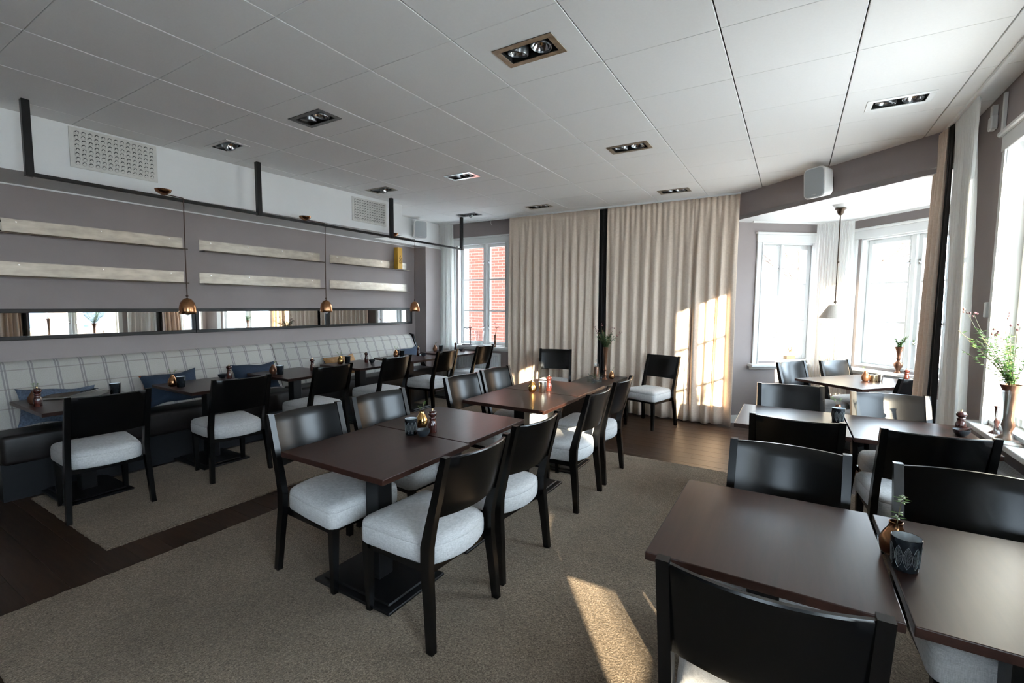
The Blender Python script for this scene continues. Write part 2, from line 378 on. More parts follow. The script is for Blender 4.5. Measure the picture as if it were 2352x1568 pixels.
# ---- floor: planks along X laid over a base slab
floor = struct(MB().prism([(XL-.2, YB-.2), (XR+.25, YB-.2), (XR+.25, 4.9), (2.1, 6.1), (0.4, 7.85), (-1.0, YF+.25), (XL-.2, YF+.25)], -0.12, -0.014).build('floor', M['lampbox']))
def xrange_at(y):
    if y < 4.9: return XL-.05, XR+.1
    if y < YF: return XL-.05, 1.15+(y-4.9)*0.6
    return max(-0.95, -0.83+(y-YF)*1.29-0.12), min(1.9, 8.02-y)
PW = 0.162
row = 0; y = YB-.05
while y < 7.5:
    a, b = xrange_at(y+PW/2); x = a - (row*0.83 % 2.1)
    while x < b:
        x0, x1 = max(a, x), min(b, x+2.1)
        if x1-x0 > 0.05:
            L = x1-x0
            mb = MB(); mb.box(-L/2, -PW/2+.0006, -.014, L/2, PW/2-.0006, 0, bev=0.0012)
            o = mb.build('plank', M['plank'], floor); o.location = ((x0+x1)/2, y+PW/2, 0)
        x += 2.1
    y += PW; row += 1

# ---- walls
def wall(name, p, e, L, z1, th, openings=(), z0=0.0, mat='wall', s0=0.0):
    T = frame(p, e); mb = MB(); cuts = sorted(openings)
    s = s0
    for a, b, c0, c1 in cuts:
        mb.box(s, -th, z0, a, 0, z1, T); mb.box(a, -th, z0, b, 0, c0, T); mb.box(a, -th, c1, b, 0, z1, T); s = b
    mb.box(s, -th, z0, L, 0, z1, T)
    return struct(mb.build(name, M[mat]))

def window(idx, p, e, s0, s1, z0, z1, cols, gz, munt, th=0.30, sill_out=0.10, head=0.13, cw=0.085):
    T = frame(p, e); D = 0.11                                   # sash plane lies D behind the wall face
    root = struct(empty('window_%d' % idx)); S = []
    f = MB()
    f.box(s0, 0, z0, s0+cw, .024, z1-head, T, bev=.004); f.box(s1-cw, 0, z0, s1, .024, z1-head, T, bev=.004)
    f.box(s0-.005, 0, z1-head, s1+.005, .028, z1-.03, T, bev=.004); f.box(s0-.02, 0, z1-.032, s1+.02, .05, z1, T, bev=.008)
    f.box(s0+cw-.02, 0.0, z0, s0+cw-.004, .032, z1-head, T); f.box(s1-cw+.004, 0.0, z0, s1-cw+.02, .032, z1-head, T)
    f.build('casing', M['trim'], root)
    oa, ob = cols[0][0]-.075, cols[-1][1]+.075; oz0, oz1 = gz[0]-.075, gz[1]+.075
    r = MB()
    r.box(oa, -th, oz0, oa+.02, 0, oz1, T); r.box(ob-.02, -th, oz0, ob, 0, oz1, T); r.box(oa, -th, oz1-.02, ob, 0, oz1, T); r.box(oa, -th, oz0-.002, ob, 0, oz0+.02, T)
    r.build('reveal', M['trim'], root)
    sl = MB(); sl.box(s0-.05, -.02, z0-.036, s1+.05, sill_out, z0, T, bev=.006, seg=2); sl.box(s0-.03, 0, z0-.075, s1+.03, .035, z0-.034, T, bev=.008)
    sl.build('sill', M['trim'], root)
    for k in range(len(cols)-1):
        MB().box(cols[k][1]+.045, -D-.05, oz0, cols[k+1][0]-.045, -D+.055, oz1, T, bev=.006).build('mullion', M['trim'], root)
    for k, (a, b) in enumerate(cols):
        w = .052; m = MB()
        m.box(a-w, -D-.03, gz[0]-w, a, -D+.022, gz[1]+w, T, bev=.005); m.box(b, -D-.03, gz[0]-w, b+w, -D+.022, gz[1]+w, T, bev=.005)
        m.box(a, -D-.03, gz[0]-w, b, -D+.022, gz[0], T, bev=.005); m.box(a, -D-.03, gz[1], b, -D+.022, gz[1]+w, T, bev=.005)
        sash = m.build('sash', M['trim'], root)
        zs = [gz[0]]+list(munt)+[gz[1]]
        for zm in munt: MB().box(a-.004, -D-.022, zm-.013, b+.004, -D+.016, zm+.013, T, bev=.004).build('muntin', M['trim'], sash)
        for q in range(len(zs)-1): MB().box(a-.003, -D-.007, zs[q], b+.003, -D-.003, zs[q+1], T).build('pane', M['pane'], sash)
        for zz in (gz[1]-.25, gz[0]+.25):
            sx = b+.02 if k == 0 else a-.02
            l = MB(); l.box(sx-.012, -D+.02, zz-.03, sx+.012, -D+.03, zz+.03, T, bev=.003); l.tube([T@Vector((sx, -D+.03, zz)), T@Vector((sx, -D+.05, zz)), T@Vector((sx+(.03 if k else -.03), -D+.055, zz-.02))], .005, 6)
            l.build('latch', M['chrome'], sash, 40)
    return [(oa, ob, oz0, oz1)]

# far wall: direction +X would put t to +Y, so run it from right to left (t = towards the room, -Y)
LF = A0.x-XL
fx = lambda x: A0.x - x                                        # s on the far wall from its right end
op = window(1, (A0.x, YF), (-1, 0), fx(-4.0), fx(-5.19), 0.83, 2.68, [(fx(-4.08), fx(-4.465)), (fx(-4.60), fx(-5.01))], (0.90, 2.505), (1.425, 1.963))
wall('wall_far', (A0.x, YF), (-1, 0), LF+.2, HCEIL+.1, .30, op)
# bay wall one (window two), bay wall two (window three), bay wall three (window four)
E1r = -E1
L1 = (C-A0).length
b1 = lambda s: L1-s
op = window(2, C, E1r, b1(1.345), b1(0.475), 0.785, 2.49, [(b1(1.262), b1(0.945)), (b1(0.822), b1(0.553))], (0.89, 2.29), (1.356, 1.832))
wall('wall_bay_left', C, E1r, L1, HBAY+.06, .30, op)
op = window(3, P3, -E2, 1.92-1.66, 1.92-0.27, 0.785, 2.50, [(1.92-1.46, 1.92-1.035), (1.92-0.89, 1.92-0.465)], (0.89, 2.30), (1.356, 1.825))
wall('wall_bay_front', P3, -E2, 1.92, HBAY+.06, .30, op, s0=-.05)
E3 = (P3-R0).normalized(); L3 = (P3-R0).length
op = window(4, R0, E3, .14, 1.26, 0.785, 2.50, [(.25, .63), (.77, 1.15)], (0.89, 2.30), (1.356, 1.825))
wall('wall_bay_right', R0, E3, L3, HBAY+.06, .30, op)
# right wall (runs +Y so that t points to -X): windows five and six
yr = lambda yy: yy-YB
op = window(5, (XR, YB), (0, 1), yr(2.66), yr(4.18), 0.785, 2.64, [(yr(2.775), yr(3.335)), (yr(3.475), yr(4.06))], (0.875, 2.495), (1.41, 1.955), sill_out=0.085)
op += window(6, (XR, YB), (0, 1), yr(-.89), yr(0.68), 0.60, 2.64, [(yr(-0.775), yr(-.16)), (yr(-.02), yr(0.565))], (0.69, 2.495), (1.41, 1.955), sill_out=0.085)
wall('wall_right', (XR, YB), (0, 1), R0.y-YB, HCEIL+.1, .30, op)
wall('wall_left', (XL, YF+.2), (0, -1), YF+.2-YB, HCEIL+.1, .20)
op = window(7, (XL, YB), (1, 0), -1.1-XL, .75-XL, 1.36, 2.64, [(-.97-XL, -.245-XL), (-.105-XL, .62-XL)], (1.45, 2.495), (1.97,))
wall('wall_back', (XL, YB), (1, 0), XR-XL, HCEIL+.1, .30, op, mat='sideboard')
struct(MB().box(XL-.02, 6.0, 0, -5.335, YF+.02, 2.5).build('pillar', M['wall']))
struct(MB().prism([(BP1.x-.12, YF+.02), (BP1.x, BP1.y), (BP2.x, BP2.y), (XR+.1, BP2.y), (XR+.1, BP2.y+.3), (BP1.x+.35, YF+.02)], HBAY+.002, HCEIL+.08).build('beam', M['wall']))

# baseboards
def baseboard(name, p, e, a, b):
    mb = MB(); T = frame(p, e); mb.box(a, 0, 0, b, .014, .085, T); mb.box(a, 0, .085, b, .009, .1, T)
    return struct(mb.build(name, M['trim']))
baseboard('baseboard_bay_left', C, E1r, 0, L1); baseboard('baseboard_bay_front', P3, -E2, 0, 1.92)
baseboard('baseboard_right', (XR, YB), (0, 1), 0, R0.y-YB)
baseboard('baseboard_far', (A0.x, YF), (-1, 0), 0, LF-.25)

# ---- ceiling: slab + single tiles + bay ceiling
ceiling = struct(MB().prism([(XL-.2, YB-.2), (XR+.3, YB-.2), (XR+.3, 4.9), (XR+.3, 5.2), (-.3, YF+.3), (XL-.2, YF+.3)], HCEIL+.075, HCEIL+.2).build('ceiling', M['tile_back']))
GX0, GDX, GY0, GDY = -4.0895, 0.61726, 0.8421, 0.6
LIGHTS = [(-1.315, 2.338), (-3.172, 2.338), (-4.405, 2.338), (-1.315, 4.16), (0.545, 4.16), (-3.172, 4.16), (-4.405, 4.16), (-1.315, 5.96), (-3.172, 5.96), (-4.405, 5.96)]
HX, HY = .150, .072                                            # half opening of a lamp box
def tile_mesh(poly, hole=None):
    mb = MB(); bv = .003
    cx = sum(p[0] for p in poly)/len(poly); cy = sum(p[1] for p in poly)/len(poly)
    def inset(k):
        n = len(poly); out = []
        for i in range(n):
            p0, p1, p2 = Vector(poly[i-1]), Vector(poly[i]), Vector(poly[(i+1) % n])
            d1 = (p1-p0).normalized(); d2 = (p2-p1).normalized(); n1 = Vector((-d1.y, d1.x)); n2 = Vector((-d2.y, d2.x))
            # joints along the room are open 8 mm, the cross joints are butted
            k1, k2 = k+(.0034 if abs(d1.y) > .9 else .0011), k+(.0034 if abs(d2.y) > .9 else .0011)
            cr = n1.x*n2.y-n1.y*n2.x
            q = p1 + Vector(((k1*n2.y-k2*n1.y)/cr, (n1.x*k2-n2.x*k1)/cr)) if abs(cr) > .05 else p1+n1*k1
            out.append((q.x-cx, q.y-cy))
        return out
    a, b = inset(0), inset(bv*.6)
    bot = [(x, y, 0) for x, y in b]; mid = [(x, y, .0022) for x, y in a]; top = [(x, y, .016) for x, y in a]
    if hole is None:
        mb.rings([bot, mid, top]); return mb, (cx, cy)
    mb.rings([bot, mid, top], caps=(False, False))
    hx, hy = hole[0]-cx, hole[1]-cy
    H = [(hx-HX, hy-HY), (hx+HX, hy-HY), (hx+HX, hy+HY), (hx-HX, hy+HY)]
    for z in (0, .016):
        P = b if z == 0 else a
        V = [(x, y, z) for x, y in P]+[(x, y, z) for x, y in H]
        mb.add(V, [(i, (i+1) % 4, 4+(i+1) % 4, 4+i) for i in range(4)])
    return mb, (cx, cy)
shared = {}
for i in range(-3, 10):
    for j in range(-10, 11):
        x0, y0 = GX0+i*GDX, GY0+j*GDY; x1, y1 = x0+GDX, y0+GDY
        sq = [(x0, y0), (x1, y0), (x1, y1), (x0, y1)]
        regs = []
        q = clip(sq, (BN.x, BN.y), BD); q = clip(q, (1, 0), XR); q = clip(q, (0, 1), YF); q = clip(q, (0, -1), -YB)
        # region in front of the long soffit: x >= SOF(y)
        k = 0.175/3.925
        qa = clip(clip(q, (-1, k), 4.985+k*1.0), (0, 1), 4.925) if q else []
        qb = clip(clip(q, (-1, 0), 5.40), (0, -1), -4.925) if q else []
        if y1 <= 4.925: regs = [qa]
        elif y0 >= 4.925: regs = [qb]
        elif x0 > -4.8: regs = [q]
        else: regs = [qa, qb]
        for pg in regs:
            pp = []
            for p in pg:
                if not pp or (Vector(p)-Vector(pp[-1])).length > .004: pp.append(p)
            if len(pp) > 2 and (Vector(pp[0])-Vector(pp[-1])).length < .004: pp.pop()
            ar = abs(sum(pp[n][0]*pp[(n+1) % len(pp)][1]-pp[(n+1) % len(pp)][0]*pp[n][1] for n in range(len(pp))))/2 if len(pp) > 2 else 0
            if ar < .002: continue
            hole = next((l for l in LIGHTS if x0 < l[0] < x1 and y0 < l[1] < y1), None)
            full = len(pp) == 4 and abs(ar-GDX*GDY) < 1e-4
            if full and hole is None and 'full' in shared: o = piece(shared['full'], 'ceiling_tile', ((x0+x1)/2, (y0+y1)/2, HCEIL), ceiling)
            else:
                mb, c = tile_mesh(pp, hole if full else None); o = mb.build('ceiling_tile', M['tile'], ceiling); o.location = (c[0], c[1], HCEIL)
                if full and hole is None: shared['full'] = o
struct(MB().prism([(BP1.x-.3, YF+.28), (BP1.x, BP1.y), (BP2.x, BP2.y), (XR+.3, BP2.y-.05), (P3.x+.3, P3.y), (C.x+.1, C.y+.35)], HBAY, HBAY+.05).build('ceiling_bay', M['tile']))
struct(MB().prism([(SOF(YB), YB), (SOF(4.925), 4.925), (XL, 4.925), (XL, YB)], 2.50, HCEIL+.06).build('soffit', M['white_paint']))
struct(MB().box(XL, 4.9, 2.503, -5.40, YF, HCEIL+.06).build('soffit_recess', M['white_paint']))
tr1 = MB(); tr1.box(XL, YB, 2.488, XL+.012, 6.0, 2.5); tr1.box(XL, 5.988, 2.488, -5.323, 6.0, 2.5); tr1.box(-5.335, 6.0, 2.488, -5.323, YF, 2.5)
struct(tr1.build('trim_1', M['white_paint']))

# ------------------------------------------------------------------ curtain rails
def rail(label, pts, z, w=.022, h=.022):
    mb = MB()
    for a, b in zip(pts[:-1], pts[1:]):
        e = Vector(b)-Vector(a); T = frame(a, e); mb.box(0, -w/2, z-h, e.length, w/2, z, T)
    return tag(mb.build('curtain_rail', M['plastic']), label, 'curtain rail')
rail('white ceiling track above the beige curtains of the far wall', [(-5.39, 6.42), (-.62, 6.42)], HCEIL)
rail('white ceiling track along the wall with the sensor', [(.955, YB+.1), (.955, 4.98)], HCEIL)
inn = lambda p, n, d: (p[0]+n[0]*d, p[1]+n[1]*d)
N1 = Vector((E1.y, -E1.x)); N2 = Vector((-E2.y*-1, -E2.x))
N2 = Vector((-0.7071, -0.7071))
cc = C + N1*.10 + N2*.10
rail('white track following the bay windows under the low ceiling', [tuple(A0+E1*.35+N1*.10), tuple(cc), tuple(P3+N2*.10-E2*.1)], HBAY)

# ------------------------------------------------------------------ curtains
def curtain(label, p, q, ztop, zbot, folds, amp, mat, cat='curtain', name='curtain', seed=1, flare=0.0, head=.09, thick=.003, shift=(0, 0), top_squeeze=1.0, nz=26):
    rnd = random.Random(seed); P, Q = Vector(p), Vector(q); e = (Q-P); L = e.length; e.normalize(); n = Vector((-e.y, e.x))
    N = folds*18+1; ph = [rnd.uniform(-.6, .6) for _ in range(folds+2)]; am = [rnd.uniform(.35, 1.45) for _ in range(folds+2)]
    rows = []
    for k in range(nz+1):
        v = k/nz; z = ztop+(zbot-ztop)*(v**1.0); r = []
        for i in range(N):
            u = i/(N-1); t = u*folds; j = int(min(t, folds-1e-6)); fr = t-j
            a_ = am[j]*(1-fr)+am[j+1]*fr; p_ = (ph[j]*(1-fr)+ph[j+1]*fr)*min(1, .15+v*1.1)
            w = math.sin(2*PI*(t)+p_*1.6)
            top_w = math.sin(4*PI*t)                     # twice as many pinches at the heading tape
            bl = min(1, max(0, (ztop-z-head*.6)/.55))
            pinch = math.copysign(abs(top_w)**1.6, top_w)*.45*(1-bl) + w*bl
            A = amp*a_*(.6+.4*v)
            second = .28*amp*math.sin(2*PI*t*.5+seed+2.2*v)*v + .12*amp*math.sin(2*PI*t*2+3*v+seed)
            s = (u-.5)*L*(top_squeeze+(1-top_squeeze)*min(1, v*2.2))*(1+flare*v)+.5*L
            s += .012*math.sin(2*PI*t*.37+4*v+seed)*v
            pos = P + e*s + n*(A*pinch+second) + Vector(shift)*v
            r.append((pos.x, pos.y, z + (.006*math.sin(t*3) if k == nz else 0)))
        rows.append(r)
    mb = MB(); mb.rings(rows, caps=(False, False), closed=False)
    me_o = mb.build(name, M[mat], None, 180)
    if thick:
        sm = me_o.modifiers.new('thickness', 'SOLIDIFY'); sm.thickness = thick
    return tag(me_o, label, cat)
curtain('beige linen curtain between the brick-view window and the black drape strip', (-3.93, 6.40), (-2.44, 6.43), 2.905, .015, 12, .027, 'linen', seed=3)
curtain('narrow black drape showing between two beige curtains', (-2.46, 6.475), (-2.26, 6.475), 2.90, .02, 3, .016, 'blackcloth', seed=4)
curtain('beige linen curtain just past the black drape strip, behind the low sideboard', (-2.32, 6.43), (-1.16, 6.43), 2.905, .015, 8, .030, 'linen', seed=5)
curtain('sunlit beige linen curtain at the corner of the bay', (-1.19, 6.43), (-.63, 6.42), 2.905, .012, 4, .038, 'linen', seed=8)
curtain('white sheer curtain beside the brick-view window', (-5.36, 6.40), (-5.08, 6.42), 2.90, .02, 9, .022, 'sheer', seed=9, thick=0, flare=.28, shift=(0.02, -0.02))
dC = lambda s, d: tuple(C - E1*s + N1*d + N2*d)
sheer_bay = curtain('white sheer curtain in the corner of the bay behind the pendant lamp', tuple(C - E1*.34 + N1*.12), tuple(C + E2*.40 + N2*.13), 2.59, .02, 13, .022, 'sheer', seed=10, thick=0, flare=.12)
curtain('beige curtain gathered at the bay opening, next to a black drape', (.93, 5.12), (.95, 4.86), 2.905, .012, 4, .042, 'linen', seed=11, flare=.45, shift=(0, .10), head=.13)
curtain('black drape edge between gathered beige curtain and white sheer', (.955, 4.87), (.965, 4.76), 2.90, .02, 2, .03, 'blackcloth', seed=12)
curtain('tall white sheer curtain glowing on the wall with the sensor', (.965, 4.76), (.965, 4.24), 2.90, .012, 9, .028, 'sheer', seed=13, thick=0, flare=.05, shift=(.05, -.02), head=.12)
curtain('beige curtain on the wall with the sensor, mirrored beside the nearer window', (.955, 2.62), (.955, 2.36), 2.905, .012, 4, .04, 'linen', seed=14)
curtain('black drape beside the nearer curtain, seen in the mirror', (.97, 2.74), (.97, 2.62), 2.90, .02, 2, .025, 'blackcloth', seed=15)

# ------------------------------------------------------------------ rugs
def rug(label, x0, y0, x1, y1):
    mb = MB(); rnd = random.Random(int(abs(x0)*100)); step = .02
    pts = []
    def edge(ax, ay, bx, by):
        n = int(math.hypot(bx-ax, by-ay)/step)
        for k in range(n):
            t = k/n; j = rnd.uniform(-.004, .004); dx, dy = (by-ay), -(bx-ax); l = math.hypot(dx, dy)
            pts.append((ax+(bx-ax)*t+dx/l*j, ay+(by-ay)*t+dy/l*j))
    edge(x0, y0, x1, y0); edge(x1, y0, x1, y1); edge(x1, y1, x0, y1); edge(x0, y1, x0, y0)
    cx, cy = (x0+x1)/2, (y0+y1)/2
    ins = lambda k: [(cx+(x-cx)*(1-k/(x1-x0)*2), cy+(y-cy)*(1-k/(y1-y0)*2)) for x, y in pts]
    a = ins(.006)
    mb.rings([[(x, y, .0005) for x, y in pts], [(x, y, .008) for x, y in pts], [(x, y, .012) for x, y in a]], caps=(True, True))
    return tag(mb.build('rug', M['rug']), label, 'rug')
rug('large taupe pile rug under the middle and window-side tables', -3.22, .455, .93, 4.60)
rug('long taupe pile rug running under the banquette tables', -5.0, 1.07, -3.56, 6.15)

# ------------------------------------------------------------------ tables
def make_table(label, w=.755, d=.648, colw=.10, bw=.57, bd=.42):
    t = thing('restaurant_table', label, 'table')
    MB().box(-w/2, -d/2, .712, w/2, d/2, .74, bev=.003, seg=2).build('tabletop', M['table'], t)
    MB().box(-.2, -.17, .704, .2, .17, .713).build('support_plate', M['metal_black'], t)
    MB().box(-colw/2, -colw/2, .03, colw/2, colw/2, .705, bev=.004).build('column', M['metal_black'], t)
    b = MB(); b.box(-bw/2, -bd/2, .0, bw/2, bd/2, .016, bev=.004); b.box(-bw/2+.035, -bd/2+.035, .015, bw/2-.035, bd/2-.035, .03, bev=.006)
    b.build('base_plate', M['metal_black'], t)
    return t
RZ = .0125
ORD = ['first', 'second', 'third', 'fourth', 'fifth']
proto = make_table('dark wood banquette table with a newspaper on it')
proto.location = (-4.82, 1.357, RZ)
TB = {'T1': proto}
for k, (yy, lb) in enumerate([(2.29, 'dark wood banquette table next to the newspaper table, in front of navy and rust cushion'),
        (3.19, 'dark wood banquette table in front of the plain navy cushion'), (4.12, 'dark wood banquette table in front of the tan cushion'),
        (5.02, 'dark wood banquette table at the black end panel of the bench'), (5.99, 'dark wood table beyond the bench, under the brick-view window')]):
    TB['T%d' % (k+2)] = dup(proto, (-4.80, yy, RZ), 0, lb, 'tables along the banquette')
proto['group'] = 'tables along the banquette'
for n_, x_, y_, lb in [('A1', -1.90, 1.744, 'dark wood table, near half of the middle pair set with bowl and pepper mill'),
        ('A2', -1.92, 2.40, 'dark wood table, far half of the middle pair set with bowl and pepper mill'),
        ('B1', -1.915, 3.335, 'dark wood table, near half of the pair beyond, with gold vase and silver candle glass'),
        ('B2', -1.925, 3.99, 'dark wood table, far half of the pair before the low sideboard')]:
    TB[n_] = dup(proto, (x_, y_, RZ), 0, lb, 'tables in the middle of the room')
tc_ = make_table('dark wood table on the aisle end of the pair before the bay', .645, .725); tc_.location = (.012, 3.762, RZ)
TB['C1'] = tc_; tc_['group'] = 'window-side tables'
TB['C2'] = dup(tc_, (.665, 3.762, RZ), 0, 'dark wood table by the window sill with pepper mill and salt bowl', 'window-side tables')
TB['D1'] = dup(tc_, (-.048, 1.802, RZ), 0, 'large dark wood table at the front, aisle end, over the black chair back', 'window-side tables')
TB['D2'] = dup(tc_, (.612, 1.802, RZ), 0, 'dark wood table holding the copper vase and leaf-etched candle glass', 'window-side tables')
bd_ = Vector((.643, .766)); bn_ = Vector((.766, -.643)); bo = Vector((.04, 6.03))
bc_ = bo + bd_*.525 + bn_*.365
tb_ = make_table('dark wood table standing askew in the bay under the pendant lamp', 1.05, .73); tb_.location = (bc_.x, bc_.y, 0.0005); tb_.rotation_euler = (0, 0, math.radians(50))

# ------------------------------------------------------------------ chairs
def make_chair(label):
    t = thing('dining_chair', label, 'chair', group='black dining chairs with pale seats')
    # seat: upholstered pad with piping seam; outline is straight at the front and bowed at the rear
    ol = []
    def arc(cx, cy, r, a0, a1, n):
        for k in range(n+1):
            a = math.radians(a0+(a1-a0)*k/n); ol.append((cx+r*math.cos(a), cy+r*math.sin(a)))
    arc(.185, .215, .045, 0, 90, 4); arc(-.185, .215, .045, 90, 180, 4)
    ol.append((-.222, .0)); ol.append((-.205, -.165))
    for k in range(9):
        a = -1+k/4; ol.append((a*.190, -.195-.05*(1-a*a)))
    ol.append((.205, -.165)); ol.append((.222, .0))
    def ring(ins, z):
        n = len(ol); out = []
        for x, y in ol:
            d = Vector((x, y+.01)); l = d.length; q = d*((l-ins)/l); out.append((q.x, q.y-.01, z))
        return out
    st = MB(); st.rings([ring(.010, .355), ring(.001, .365), ring(-.001, .40), ring(.0, .437), ring(.0035, .4405), ring(.0015, .444), ring(.006, .460), ring(.022, .474), ring(.06, .483), ring(.12, .488), ring(.185, .490)])
    st.build('seat', M['seat'], t, 60)
    for sx in (-1, 1):
        # rear leg runs up into the back post
        secs = [(-.240, 0, .030, .036), (-.222, .20, .032, .044), (-.203, .36, .034, .052), (-.203, .46, .034, .054), (-.226, .56, .034, .046), (-.272, .73, .033, .038), (-.313, .885, .032, .030)]
        rg = []
        for y_, z_, w_, d_ in secs:
            xc = sx*(.222+(.018*(1-min(z_, .4)/.4)))
            rg.append([(xc-w_/2, y_-d_/2, z_), (xc+w_/2, y_-d_/2, z_), (xc+w_/2, y_+d_/2, z_), (xc-w_/2, y_+d_/2, z_)])
        MB().rings(rg).build('leg', M['black'], t, 25)
        rg = []
        for z_, w_ in ((0, .028), (.357, .042)):
            xc, yc = sx*(.200-.004*(1-z_)), .226-(.0 if z_ else .006)
            rg.append([(xc-w_/2, yc-w_/2, z_), (xc+w_/2, yc-w_/2, z_), (xc+w_/2, yc+w_/2, z_), (xc-w_/2, yc+w_/2, z_)])
        MB().rings(rg).build('leg', M['black'], t)
    fr = MB(); fr.box(-.19, .195, .325, .19, .22, .357); fr.box(-.20, -.2, .325, .20, -.18, .357); fr.box(-.21, -.19, .325, -.19, .21, .357); fr.box(.19, -.19, .325, .21, .21, .357)
    fr.build('seat_frame', M['black'], t)
    # curved back panel between the posts
    n = 14; bk = MB(); rows = []
    zz = [.594, .600, .66, .74, .82, .872, .878]
    for face in (0, 1):
        for z_ in (zz if face == 0 else zz[::-1]):
            yb = -.236-(z_-.60)*.277; r = []
            for k in range(n+1):
                x_ = -.208+.416*k/n; dip = .043*(1-(x_/.208)**2)
                th = .010 if z_ not in (zz[0], zz[-1]) else .006
                r.append((x_, yb-dip+(th if face == 0 else -th), z_))
            rows.append(r)
    rows.append(rows[0]); bk.rings(rows, caps=(False, False), closed=False)
    for e_ in (0, n): bk.add([r[e_] for r in rows[:-1]], [tuple(range(len(rows)-1))])
    bk.build('backrest', M['black'], t, 35)
    return t
chair0 = None
def place_chair(bx, by, face_deg, label, z=RZ):
    """bx, by: where the middle of the back's top edge is (ends of the curve)."""
    global chair0
    f = math.radians(face_deg); loc = (bx+.305*math.cos(f), by+.305*math.sin(f), z); rz = f-PI/2
    if chair0 is None:
        chair0 = make_chair(label); chair0.location = loc; chair0.rotation_euler = (0, 0, rz); return chair0
    return dup(chair0, loc, rz, label)
S_ = .982
CH = [(-4.09, 1.30, 176, 'black chair with pale seat at the newspaper table'),
      (-4.04, 2.195, 174, 'black chair with pale seat beside the newspaper-table chair, facing the navy and rust cushion'),
      (-4.07, 3.15, 182, 'black chair with pale seat at the table before the plain navy cushion'),
      (-4.12, 4.11, 182, 'black chair with pale seat at the table before the tan cushion'),
      (-4.11, 5.06, 183, 'black chair at the banquette table by the bench end panel'),
      (-4.13, 6.01, 182, 'black chair at the table under the brick-view window'),
      (-2.515, 1.745, -3, 'black chair at front middle pair, near table, back towards the banquette'),
      (-2.53, 2.34, -3, 'black chair at front middle pair, far table, back towards the banquette'),
      (-2.535, 3.33, -3, 'black chair at rear middle pair, near table, back towards the banquette'),
      (-2.555, 3.91, -4, 'black chair at rear middle pair, far table, back towards the banquette'),
      (-1.208, 1.70, 177, 'black chair at front middle pair, near table, on the aisle side'),
      (-1.215, 2.29, 176, 'black chair at front middle pair, far table, on the aisle side'),
      (-1.235, 3.32, 180, 'black chair at rear middle pair, near table, on the aisle side'),
      (-1.25, 3.945, 180, 'black chair at rear middle pair, far table, on the aisle side'),
      (.0, 4.41, -82, 'black chair facing camera at the aisle table before the bay'),
      (.632, 4.345, -81, 'black chair with glare on its back, facing camera by the gathered curtains'),
      (.037, 3.105, 90, 'black chair, back to camera, at the aisle table before the bay'),
      (.657, 3.115, 95, 'black chair, back to camera, beside the sill with the glass vase'),
      (.004, 2.43, -92, 'black chair with shiny blue reflection facing camera across the front table'),
      (.615, 2.415, -87, 'black chair facing camera behind the leaf-etched candle glass'),
      (-.032, 1.175, 91, 'black chair at the very front, back to camera, tucked under the table')]
for a in CH: place_chair(*a)
for a in [(-3.0, 6.215, -70, 'black chair standing alone against the beige curtain beside the low sideboard'),
          (-1.45, 6.27, -108, 'black chair standing alone before the sunlit curtain on bare planks'),
          (.0, 6.42, -36, 'black chair in the bay beneath the bird ornament, facing the askew table'),
          (.455, 6.90, -41, 'black chair in the bay corner in front of the white sheer'),
          (1.0, 5.60, 140, 'black chair in the bay half hidden by the gathered curtain')]: place_chair(*a, z=0.0005)

# ------------------------------------------------------------------ banquette bench
bench = thing('banquette_bench', 'long wall bench with plaid back and dark leather seat', 'bench', (0, 0, 0))
BY0, BYS, BY1 = .93, 3.37, 5.845
for a, b in ((BY0, BYS), (BYS, BY1)):
    # profile of the padded back in (x, z), swept along y with softened ends
    prof = [(-5.30, .50), (-5.335, .60), (-5.395, .74), (-5.46, .88), (-5.495, .965), (-5.515, 1.005), (-5.54, 1.025), (-5.57, 1.03), (-5.578, 1.0), (-5.578, .50)]
    rows = []
    for yy, k in ((a+.001, .012), (a+.006, .004), (a+.018, 0), (b-.018, 0), (b-.006, .004), (b-.001, .012)):
        rows.append([(x-k if x > -5.57 else x, yy, z-(k if z > .9 else 0)) for x, z in prof])
    MB().rings(rows).build('back_cushion', M['plaid'], bench, 50)
    MB().box(-5.45, a+.004, .285, -5.02, b-.004, .515, bev=.035, seg=4).build('seat_cushion', M['leather'], bench, 60)
MB().box(-5.575, BY0+.01, .0, -5.08, BY1, .29).build('plinth', M['plinth'], bench)
ep = MB(); pr = [(-5.578, 0), (-5.03, 0), (-5.03, .30), (-5.17, .40), (-5.30, .62), (-5.44, .86), (-5.50, 1.03), (-5.578, 1.045)]
ep.rings([[(x, BY1+.002, z) for x, z in pr], [(x, BY1+.028, z) for x, z in pr]]); ep.build('end_panel', M['black'], bench)

def pillow(label, y, z, w, h, mat, tilt=62, roll=0, x=-5.30, th=.075, back=None, yaw=0):
    t = thing('cushion', label, 'cushion', (x, y, z)); t.rotation_euler = (math.radians(roll), -math.radians(90-tilt), math.radians(yaw))
    # local frame: width along y, height along z, thickness along x
    N, K = 20, 14
    def surf(sgn):
        V = []
        for k in range(K+1):
            for i in range(N+1):
                u, v = -1+2*i/N, -1+2*k/K
                q = (1-u**4)*(1-v**4); cr = 1-.06*(1-abs(u))**1 * v*v - 0
                px = sgn*th*(q**.55)
                V.append((px, u*w/2*(1-.10*(1-v*v)), v*h/2*(1-.15*(1-u*u))+.006*math.sin(u*5+v*3)))
        F = [(k*(N+1)+i, k*(N+1)+i+1, (k+1)*(N+1)+i+1, (k+1)*(N+1)+i) for k in range(K) for i in range(N)]
        return V, F
    MB().add(*surf(1)).build('front_cover', M[mat], t, 180)
    o = MB().add(*surf(-1)).build('back_cover', M[back or mat], t, 180)
    if back: o['label'] = 'contrasting back cover'
    return t
